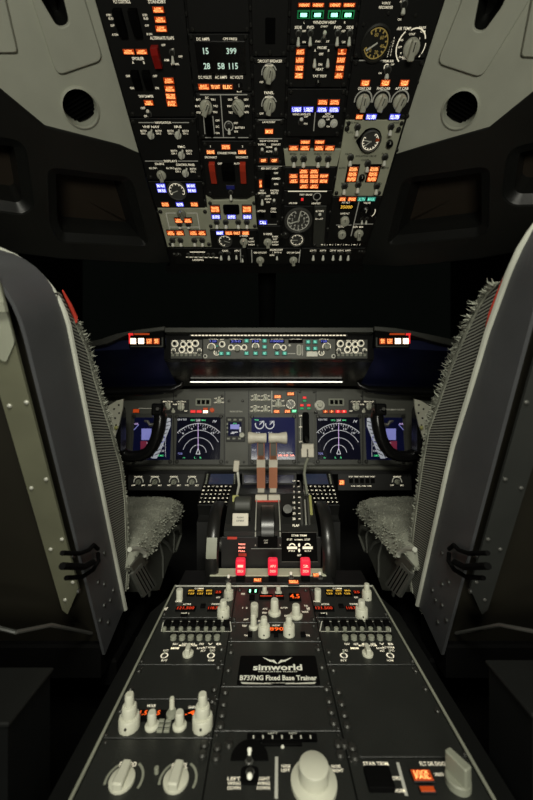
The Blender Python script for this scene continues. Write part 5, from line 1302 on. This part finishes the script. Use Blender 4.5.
def seat(sg, label):
    sx = 1 if sg < 0 else -1.083
    S = Matrix.Diagonal((sx, 1, 1, 1))
    rng = random.Random(11 if sg < 0 else 12); random.seed(5 + sg)
    t = thing('pilot_seat', label, 'seat', T3(-.53 * sx, .85, 0))
    Mr = T3(.53 * sx, -.85, 0)
    O = Vector((-.30, .548, H - .207)); U = Vector((-1, 0, 0)); V = Vector((0, -.358, .934)).normalized(); N = U.cross(V)
    SF = Matrix(((U.x, V.x, N.x, O.x), (U.y, V.y, N.y, O.y), (U.z, V.z, N.z, O.z), (0, 0, 0, 1)))
    # the right seat is the mirror image: mirror the geometry, keep a plain frame on the part
    mir = Matrix.Diagonal((1 if sg < 0 else -1, 1, 1, 1))
    U2 = U * (1 if sg < 0 else -1)
    O2 = Vector((O.x * sx, O.y, O.z))
    SF2 = Matrix(((1, 0, 0, O2.x), (0, N.y, V.y, O2.y), (0, N.z, V.z, O2.z), (0, 0, 0, 1)))   # axes: X across, Y forward through the cushion, Z up the back
    f = -1.0 if sg < 0 else 1.083
    A = Matrix(((f, 0, 0, 0), (0, 0, 1, 0), (0, 1, 0, 0), (0, 0, 0, 1)))                        # (u, v, n) -> seat back frame
    def back(mb, name, par=None):
        mb.v = [A @ v for v in mb.v]
        return mb.build(name, par or t, (Mr @ SF2) if par is None else None)
    def world(mb, name, par=None):
        mb.v = [S @ v for v in mb.v]
        return mb.build(name, par or t, Mr)
    W_ = .45; TV = .415 if sg < 0 else .50; CV = TV - .11
    PN = [(-.30, .094), (.10, .094), (.42, .094), (.6, .094)] if sg < 0 else [(-.30, .104), (.09, .100), (.21, .084), (.32, .072), (.39, .055), (.43, .046), (.6, .040)]
    def pn(v):
        for (a_, na), (b_, nb) in zip(PN, PN[1:]):
            if a_ <= v <= b_: return na + (nb - na) * (v - a_) / (b_ - a_)
        return PN[0][1]
    outer = [(0, -.285)] + round_poly([(W_, -.285), (W_, .415), (0, .415), (0, -.285)], .11, 10)[33 // 3:33] + [(0, -.285)]
    cr = round_poly([(0, 0), (W_, 0), (W_, TV), (0, TV)], .11, 10)
    vv = [.06, .14, .22, .28]
    outer = [(W_, -.285)] + [(W_, v) for v in vv] + cr[22:44] + [(0, v) for v in vv[::-1]] + [(0, -.285)]
    # straight lower corners are cut in towards the bottom as on the photo
    inner = [(W_ - .005, -.285)] + offset_poly(outer, .005)[1:-1] + [(.005, -.285)]
    mb = MB(); ring(mb, outer, inner, 0, .094, SHELL, None, True)
    mb.v = [Vector((q.x, q.y, pn(q.y) if q.z > .05 else q.z)) for q in mb.v]; sh = back(mb, 'backrest_shell')
    mb = MB().prism(inner, .022, .034, DKB); back(mb, 'rear_panel')
    mb = MB().prism([(.0145, .37), (.0145, -.115), (.045, -.175), (.052, -.165), (.052, .37)], -.004, .0, OLV if sg < 0 else DKP, bev=0)
    pl = back(mb, 'rear_side_plate')
    for u, v in ((.019, .22), (.043, .215), (.02, .10), (.045, .085), (.02, -.01), (.042, -.03), (.021, -.10), (.042, -.14)):
        m2 = MB().lathe([(.0042, 0), (.0038, -.002), (.002, -.0032), (0, -.0034)], MET if sg < 0 else METD, T3(u, v, -.004) @ Matrix.Diagonal((.75, .75, .75, 1)), seg=10); back(m2, 'rivet', pl)
    mb = MB().prism(round_poly([(.013, .395), (.013, .30), (.030, .275), (.048, .285), (.05, .395)], .004, 3), -.0065, -.004, KNG)
    mb.box(.010, .09, .338, .350, -.012, -.006, KNG, bev=.001); mb.box(.032, .046, .352, .378, -.008, -.006, KX); back(mb, 'harness_bracket')
    # cushion
    prof = [(.094, .385)]
    RP = [(CX - (x_ - CX) / 1.083, y_) for x_, y_ in ((509, 271), (496, 283), (483, 296), (468, 324), (457, 349), (448, 371), (438, 400), (427, 430), (420, 470), (415, 506), (411, 540), (408, 571), (411, 592), (416, 606))]
    for px, py in RP if sg > 0 else ((56, 279), (63, 292), (70, 306), (76, 319), (89, 349), (97, 381), (106, 411), (112, 429), (117.5, 450), (122, 465), (125, 486), (126.5, 501), (127.6, 537), (129, 566), (127.5, 590), (122.5, 606)):
        d = F * .30 / (CX - px); q_ = Vector((-.30, d, H + (CY - py) / F * d)) - O
        prof.append((max(pn(q_.dot(V)) + .0015, q_.dot(N)), q_.dot(V)))
    prof.append((.094, prof[-1][1]))
    prof = prof[::-1]
    CX_ = Matrix(((0, 0, 1, 0), (0, 1, 0, 0), (1, 0, 0, 0), (0, 0, 0, 1)))                       # (n, v) extruded along u
    mb = MB().prism((prof[:-2] if sg < 0 else prof[:-1]) + [(pn(v_) - .003, v_) for v_ in (prof[-3 if sg < 0 else -2][1], .30, .22, .12)], .004, W_ - .004, RIB, CX_); back(mb, 'backrest_cushion')
    pp = [(-.001, v_, pn(v_) + .002) for v_ in (-.29, -.1, .05, .1, .15, .2, .25, .3, min(.38, CV))] + [(.11 - .111 * math.cos(a_ * .1745), CV + .111 * math.sin(a_ * .1745), pn(CV + .111 * math.sin(a_ * .1745)) + .001) for a_ in range(1, 10)] + [(.34, TV + .001, pn(TV))] + [(.34 + .111 * math.sin(a_ * .1745), CV + .111 * math.cos(a_ * .1745), pn(TV)) for a_ in range(1, 10)]
    mb = MB().tube(pp, .0046, PIP, 8); back(mb, 'piping')
    mb = MB().tube([(.001, v + .002, n + .002) for n, v in prof[-5:-2]][::-1] + [(.001, prof[-5][1] - .006, prof[-5][0])] if sg < 0 else [(-.002, v_, pn(v_) + .006) for v_ in (.385, .355, .325, .30)], [.0012, .0030, .0034, .0014], RBR, 8); r_ = back(mb, 'red_tab'); r_['label'] = 'red pull tab'
    # sheepskin on the front of the backrest
    front = [(n, v) for n, v in prof[2:-4 if sg < 0 else -2]]
    mb = MB().prism([(n + .004, v) for n, v in front] + [(n - .003, v) for n, v in front[::-1]], .002, W_ - .002, SHP, CX_)
    for i in range(len(front) - 1):
        (n0, v0), (n1, v1) = front[i], front[i + 1]
        long_ = (1.0 if v0 > .06 else .45) * (1 if sg < 0 else 1.45)
        for _ in range(int(11000 * abs(v1 - v0))):
            q = rng.random(); n_, v_ = n0 + (n1 - n0) * q, v0 + (v1 - v0) * q
            p_ = Vector((rng.uniform(0, .022) if rng.random() < .6 else rng.uniform(0, W_), v_, n_ + .002))
            tuft(mb, p_, (rng.uniform(-.45, .3), rng.uniform(-.5, .4), rng.uniform(.4, 1.0)), rng.uniform(.005, .013) * long_, .0017, SHP)
    back(mb, 'sheepskin_cover')
    # bracket and perforated bosses on the inner face of the shell
    def sp(px, py, du=.006):
        d = F * (.30 - du) / (CX - px); return Vector((-(.30 - du), d, H + (CY - py) / F * d))
    mb = MB()
    mb.tube([sp(62, 553), sp(80, 553.5), sp(89, 550), (sp(93.6, 545)), sp(98, 549)], .0035, KX, 8)
    mb.tube([sp(98, 553), sp(98.5, 561), sp(93, 570), sp(82, 577), sp(66, 578)], .0035, KX, 8)
    mb.tube([sp(62, 566, .012), sp(84, 567, .012), sp(93, 562, .012)], .005, KX, 8); world(mb, 'armrest_bracket')
    for px, py in ((104, 553), (73, 556), (98, 582), (104, 584), (78, 591), (110, 600), (104, 605), (113, 590), (100, 620), (108, 622)):
        p_ = sp(px, py, .0); mb = MB().lathe([(.004, 0), (.0035, .0025), (0, .003)], DKP, T3(*p_) @ RY(90), seg=8); world(mb, 'boss')
    # lower rear tube
    mb = MB().tube([(-.362, .505, H - .335), (-.385, .50, H - .325), (-.42, .50, H - .315), (-.72, .50, H - .315)], .003, DKP, 8)
    mb.tube([(-.362, .505, H - .335), (-.345, .56, H - .36), (-.33, .66, H - .44)], .003, METD, 8); world(mb, 'frame_tube')
    # seat cushion: leather side box, sheepskin pillow
    yz = [(.765, H - .345), (1.165, H - .352), (1.185, H - .40), (1.19, H - .45), (1.03, H - .478), (.94, H - .51), (.82, H - .45)]
    mb = MB().prism(yz, -.70, -.287, FAB, YZ); 
    for a, b in (((.80, H - .36), (.86, H - .48)), ((.93, H - .365), (.97, H - .49)), ((1.06, H - .37), (1.08, H - .47)), ((.93, H - .365), (1.06, H - .46))):
        mb.tube([(-.287, *a), (-.284, (a[0] + b[0]) / 2 + .01, (a[1] + b[1]) / 2), (-.287, *b)], .006, WEB, 6, flat=.5)
    mb.tube([(-.286, 1.0, H - .372), (-.276, 1.10, H - .40), (-.280, 1.15, H - .44), (-.286, 1.10, H - .475)], .008, FAB, 8, flat=.5)
    world(mb, 'seat_cushion')
    mb = MB(); nx, ny = 30, 36
    def pil(s_, q_):
        a, b = 2 * s_ / nx - 1, 2 * q_ / ny - 1
        # rounded square footprint
        x = -.495 + .222 * a * math.sqrt(1 - .03 * b * b); y = .965 + .215 * b * math.sqrt(1 - .03 * a * a)
        ed = (1 - abs(a) ** 8) * (1 - abs(b) ** 8)
        z = H - .362 + .055 * max(0, ed) ** .4 - .012 * (y - .7) + .0
        jn = rng.uniform(-.002, .002)
        if -a > .2: z -= .006 * math.sin(y * 40) * (-a)
        return Vector((x, y, z + jn))
    g = [[pil(i, j) for j in range(ny + 1)] for i in range(nx + 1)]
    vs = [v for row in g for v in row]; bl = len(vs)
    fs = [(i * (ny + 1) + j, (i + 1) * (ny + 1) + j, (i + 1) * (ny + 1) + j + 1, i * (ny + 1) + j + 1) for i in range(nx) for j in range(ny)]
    mb.add(vs, fs, SHP, None, True)
    for i in range(nx):
        for j in range(ny):
            for _ in range(9):
                p_ = g[i][j].lerp(g[i + 1][j + 1], rng.random()); p_ = p_ + Vector((rng.uniform(-.006, .006), rng.uniform(-.006, .006), -.003))
                edge = i >= nx - 2
                tuft(mb, p_, (rng.uniform(-.5, .5) + (.6 if edge else 0), rng.uniform(-.6, .6), rng.uniform(.3, .9) - (.4 if edge else 0)), rng.uniform(.003, .006), .0024, SHP)
    # skirt of fleece hanging over the inner edge
    world(mb, 'sheepskin_seat_cover')
    # belt
    def bp(px, py, xx=.268): d = F * xx / (CX - px); return (d, H + (CY - py) / F * d)
    mb = MB().prism([bp(131.5, 574), bp(141, 563), bp(156.5, 584.5), bp(143, 597.5)], -.272, -.266, WEB, YZ)
    mb.prism([bp(131, 566), bp(142, 552), bp(148, 562), bp(136, 578)], -.271, -.267, MP, YZ)
    for k_ in range(4):
        a_, b_ = bp(135 + k_ * 2.4, 574 - k_ * 2.6), bp(145.5 + k_ * 2.6, 593 - k_ * 2.4); mb.tube([(-.2655, *a_), (-.2655, *b_)], .0012, KX, 6)
    bl_ = world(mb, 'lap_belt')
    mb = MB().tube([(-.268, *bp(129.5, 549.5)), (-.266, *bp(136, 548.4)), (-.264, *bp(142.4, 552)), (-.264, *bp(143, 556))], .0048, PIP, 8); mb.build
    world(mb, 'belt_buckle')
    # base
    mb = MB().box(-.66, -.34, .76, 1.08, .06, H - .505, KX, bev=.01); mb.box(-.70, -.31, .62, 1.18, .0, .05, KX, bev=.004)
    mb.box(-.335, -.30, .70, 1.10, .48, .53, KX, bev=.005); mb.tube([(-.30, .80, .50), (-.285, .83, .47), (-.285, .90, .46)], .006, METD, 8)
    world(mb, 'seat_base')
    # joint between seat pan and backrest
    mb = MB().box(-.69, -.31, .655, .76, H - .52, H - .46, KX, bev=.004); world(mb, 'hinge_beam')
    return t
seat(-1, 'left pilot seat with sheepskin cover and an olive metal plate on its rear edge')
seat(1, 'right pilot seat with sheepskin cover and a dark grey metal plate on its rear edge')

for sg, lab in ((-1, 'low dark grey equipment box on the floor behind the left seat'), (1, 'low dark grey equipment box on the floor behind the right seat')):
    x_in = wx(50, .46) if sg < 0 else wx(489, .46)
    x_out = x_in + sg * .32
    t = thing('equipment_box', lab, 'box', T3((x_in + x_out) / 2, .42, 0))
    zt_ = wz(668.5 if sg < 0 else 661, .46)
    a, b = sorted((x_in, x_out))
    MB().box(a, b, .385, .46, 0, zt_ - .004, BOX, bev=.003).build('body', t, T3(-(x_in + x_out) / 2, -.42, 0))
    MB().box(a - .003, b + .003, .382, .463, zt_ - .004, zt_, SKT, bev=.0015).build('lid', t, T3(-(x_in + x_out) / 2, -.42, 0))

# ================================================================ CEILING LINERS AND EYEBROW HOUSINGS
def plate_holes(mb, outer, holes, z0, z1, m, bev=.0):
    cu = bpy.data.curves.new('c', 'CURVE'); cu.dimensions = '2D'; cu.fill_mode = 'BOTH'; cu.extrude = (z1 - z0) / 2 - bev; cu.bevel_depth = bev; cu.bevel_resolution = 1
    for lp in [outer] + holes:
        s = cu.splines.new('POLY'); s.points.add(len(lp) - 1); s.use_cyclic_u = True
        for i, (x, y) in enumerate(lp): s.points[i].co = (x, y, 0, 1)
    o = bpy.data.objects.new('c', cu); C.objects.link(o)
    me = bpy.data.meshes.new_from_object(o.evaluated_get(bpy.context.evaluated_depsgraph_get()))
    mb.add([v.co + Vector((0, 0, (z0 + z1) / 2)) for v in me.vertices], [tuple(p.vertices) for p in me.polygons], m)
    bpy.data.objects.remove(o); bpy.data.curves.remove(cu); bpy.data.meshes.remove(me)
A_L = W(95, 0, .6); A_R = W(445, 0, .6)
LL = Plane(A_L, (.85, 0, .5), (0.02, -1, .5)); LR = Plane(A_R, (.85, 0, -.5), (-.06, -1, .5))
def circ(c, r, n=32): return [(c[0] + r * math.cos(2 * math.pi * i / n), c[1] + r * math.sin(2 * math.pi * i / n)) for i in range(n)]
def liner(pl, idx, side, out, vent, vr, cover, pocket, far, sgn):
    h = lambda q: tuple(pl.hit(*q))
    root = MB(); k = pl.sc(*vent)
    vc = pl.hit(*vent)
    hole = circ(vc, vr * k); pk = round_poly([h(q) for q in pocket], .012, 4)
    plate_holes(root, [h(q) for q in out], [hole, pk], -.008, 0, LN, .0015)
    o = root.build('trim_%d' % idx, None, pl.M)
    struct(o, 'light grey ceiling liner panel on the %s of the overhead switch panel' % side)
    cv = MB(); pts = round_poly([h(q) for q in cover], .012, 4)
    plate_holes(cv, pts, [pk], 0, .006, LN, .002); cv.build('raised_cover', o)
    pb_ = MB(); n = len(pk); inn = offset_poly(pk, .01)
    pb_.add([(x, y, .004) for x, y in pk] + [(x, y, -.04) for x, y in inn], [(i, (i + 1) % n, n + (i + 1) % n, n + i) for i in range(n)] + [tuple(range(n, 2 * n))], LND); pb_.build('hand_pocket', o)
    fr_ = MB().prism(round_poly([h(q) for q in far], .006, 3), 0, .006, LN, bev=.002); fr_.build('raised_cover', o)
    v = thing('air_vent', 'round dark air outlet in the pale ceiling liner on the %s' % side, 'air vent', pl.M @ T3(vc.x, vc.y, 0))
    r = vr * k
    MB().lathe([(r * 1.10, -.001), (r * 1.10, .002), (r * 1.0, .004), (r * .97, .0), (r * .97, -.035)], LN, seg=36, cap=False).build('rim', v)
    mb = MB().lathe([(r * .97, -.03), (r * .95, -.028), (0, -.028)], KX, seg=32)
    for i in range(-4, 5): mb.box(-r * .9 * math.cos(i / 5), r * .9 * math.cos(i / 5), i * r * .2 - .001, i * r * .2 + .001, -.028, -.02, KX)
    mb.build('grille', v)
e0 = lambda y: bx(0, y) - .6
e1 = lambda y: bx(5, y) + .6
liner(LL, 1, 'left', [(-60, -60), (e0(-40), -40), (e0(60), 60), (e0(156), 156), (120, 146), (45, 127), (0, 90), (-60, 40)], (80.5, 108.5), 16.3,
      [(20, -40), (79, -14), (101, 58), (57, 73)], [(33, -12), (62, -12), (71, 25), (57, 29)], [(-40, 52), (17.5, 52), (3, -12), (-40, -12)], -1)
liner(LR, 2, 'right', [(600, -60), (e1(-40), -40), (e1(60), 60), (e1(157), 157), (420, 148), (489.5, 128.5), (533, 93.5), (600, 40)], (460, 110), 16,
      [(533, -16), (528, 0), (482, 75), (439, 61), (466, -6), (470, -30)], [(480, -12), (510, -12), (505, 4), (484, 33), (472, 30)], [(521, 56), (575, 58), (575, -12), (534, -12)], 1)

def brow(pl, idx, side, out, opening, lip, far):
    pq = pl.off(.004); h = lambda q: tuple(pq.hit(*q))
    mb = MB(); op = round_poly([h(q) for q in opening], .025, 6); fo = round_poly([h(q) for q in far], .03, 6)
    plate_holes(mb, [h(q) for q in out], [op, fo], -.012, 0, LND, .003)
    o = mb.build('trim_%d' % idx, None, pq.M)
    struct(o, 'black moulded housing with a deep recess below the %s ceiling liner' % side)
    for lp, nm in ((op, 'recess'), (fo, 'recess')):
        n = len(lp); c = sum((Vector(q) for q in lp), Vector((0, 0))) / n
        mid = offset_poly(lp, .021); inn = [tuple(c + (Vector(q) - c) * .86) for q in mid]
        mb = MB()
        mb.add([(x, y, -.001) for x, y in lp] + [(x, y, -.015) for x, y in mid], [(i, (i + 1) % n, n + (i + 1) % n, n + i) for i in range(n)], LND, None, True)
        mb.add([(x, y, -.015) for x, y in mid] + [(x, y, -.07) for x, y in inn], [(i, (i + 1) % n, n + (i + 1) % n, n + i) for i in range(n)], LND)
        mb.add([(x, y, -.07) for x, y in inn] + [(c.x, c.y, -.07)], [(i, (i + 1) % n, n) for i in range(n)], BRN); mb.build(nm, o)
    return o
brow(LL, 3, 'left', [(-80, 44), (0, 90.6), (45, 127.6), (120, 146.6), (139, 155), (e0(200), 200), (e0(262), 262), (155, 263), (60, 258), (-80, 240)],
     [(46, 166), (132, 177), (150, 247), (58, 243), (49, 226)], None, [(-60, 130), (26, 140), (35, 208), (24, 216), (-60, 204)])
brow(LR, 4, 'right', [(600, 44), (533, 94), (489.5, 129), (420, 148.6), (396, 156), (e1(200), 200), (e1(264), 264), (400, 266), (480, 258), (600, 236)],
     [(402, 178), (491, 165), (490, 230), (480, 238), (386, 246)], None, [(507, 148), (590, 130), (590, 205), (512, 207), (501, 198)])

# ================================================================ ROOM SHELL
def slab(name, vs, m, label=None):
    mb = MB(); n = len(vs)
    a = Vector(vs[1]) - Vector(vs[0]); b = Vector(vs[2]) - Vector(vs[0]); nn = a.cross(b).normalized() * .02
    mb.add([Vector(v) for v in vs] + [Vector(v) + nn for v in vs], [tuple(range(n)), tuple(range(n, 2 * n))[::-1]] + [(i, (i + 1) % n, n + (i + 1) % n, n + i) for i in range(n)], m)
    return struct(mb.build(name))
ZR = H + .86
slab('floor', [(-1.05, 2.0, 0), (1.05, 2.0, 0), (1.05, -1.1, 0), (-1.05, -1.1, 0)], FLO)
slab('wall_left', [(-1.05, -1.1, 0), (-1.05, -1.1, ZR), (-1.05, 2.0, ZR), (-1.05, 2.0, 0)], WAL)
slab('wall_right', [(1.05, -1.1, 0), (1.05, 2.0, 0), (1.05, 2.0, ZR), (1.05, -1.1, ZR)], WAL)
slab('wall_back', [(-1.05, -1.1, 0), (1.05, -1.1, 0), (1.05, -1.1, ZR), (-1.05, -1.1, ZR)], WAL)
slab('ceiling', [(-1.05, -1.1, ZR), (1.05, -1.1, ZR), (1.05, 1.12, ZR - .1), (-1.05, 1.12, ZR - .1)], WAL)
slab('wall_front', [(-1.05, 1.9, 0), (-1.05, 1.9, H + .07), (1.05, 1.9, H + .07), (1.05, 1.9, 0)], WAL)
# windscreen: frame, centre post and two panes
p0, p1 = Vector((0, 1.86, H + .06)), Vector((0, 1.14, ZR - .11))
def bar(name, a, b, w, m):
    mb = MB(); mb.tube([a, b], w, m, 12); return struct(mb.build(name))
bar('trim_5', p0 + Vector((.002, 0, 0)), p1 + Vector((.002, 0, 0)), .036, BOX)['label'] = 'dark centre post of the windscreen'
bar('trim_6', p0 + Vector((-1.03, 0, 0)), p0 + Vector((1.03, 0, 0)), .03, WAL)
bar('trim_7', p1 + Vector((-1.03, 0, 0)), p1 + Vector((1.03, 0, 0)), .03, WAL)
for i, (xa, xb) in enumerate(((-1.02, -.035), (.039, 1.02))):
    mb = MB(); n_ = Vector((0, .6, .72)).normalized() * .006
    vs = [Vector((xa, p0.y, p0.z)), Vector((xb, p0.y, p0.z)), Vector((xb, p1.y, p1.z)), Vector((xa, p1.y, p1.z))]
    mb.add(vs + [v + n_ for v in vs], [(0, 1, 2, 3), (4, 5, 6, 7), (0, 1, 5, 4), (1, 2, 6, 5), (2, 3, 7, 6), (3, 0, 4, 7)], GLS)
    struct(mb.build('window_%d' % (i + 1)))

# ================================================================ LIGHT, CAMERA
def area(name, loc, target, sx, sy, e, col, spread=180):
    l = bpy.data.lights.new(name, 'AREA'); l.shape = 'RECTANGLE'; l.size = sx; l.size_y = sy; l.energy = e; l.color = col; l.spread = math.radians(spread)
    o = bpy.data.objects.new(name, l); C.objects.link(o); o.location = loc
    o.rotation_euler = (Vector(target) - Vector(loc)).to_track_quat('-Z', 'Y').to_euler()
    return o
area('dome_light', (0, -.25, H + .72), (0, .75, H - .35), .35, .25, 3.0, (1, .98, .84), 80)
area('aft_fill_light', (0, -.95, H - .06), (0, .9, H + .3), .7, .36, 10.5, (1, .98, .84))  # unseen fill added behind the camera to brighten overhead and liners
w = bpy.data.worlds.new('night'); bpy.context.scene.world = w; w.use_nodes = True
w.node_tree.nodes['Background'].inputs['Color'].default_value = (.003, .0035, .003, 1)
w.node_tree.nodes['Background'].inputs['Strength'].default_value = 1
cam = bpy.data.cameras.new('camera'); co = bpy.data.objects.new('camera', cam); C.objects.link(co)
co.location = CAM; co.rotation_euler = (math.radians(90), 0, 0)
cam.sensor_fit = 'HORIZONTAL'; cam.sensor_width = 24; cam.lens = 24 * F / 533; cam.clip_start = .02
cam.dof.use_dof = True; cam.dof.focus_distance = .84; cam.dof.aperture_fstop = 3.8
sc_ = bpy.context.scene; sc_.camera = co
sc_.view_settings.view_transform = 'Standard'; sc_.view_settings.look = 'None'; sc_.view_settings.gamma = 1; sc_.view_settings.exposure = 0
sc_.view_settings.use_curve_mapping = False

GRP = {'overhead panel module': 'switch modules set in the overhead panel', 'pedestal panel': 'panels set in the pedestal top', 'display screen': 'screens on the instrument panel',
       'seat': 'pilot seats', 'control yoke': 'control yokes', 'trim wheel': 'trim wheels', 'keypad unit': 'keypad computer units', 'console': 'console boxes beside the throttle quadrant',
       'box': 'equipment boxes behind the seats', 'air vent': 'air vents in the ceiling liner', 'warning light unit': 'warning light boxes on the glareshield', 'switch panel': 'small switch panels',
       'display control panel': 'control panels at the ends of the mode control panel', 'light strip': 'light strips at the glareshield'}
for o in ALLT:
    if o.get('category') in GRP: o['group'] = GRP[o['category']]
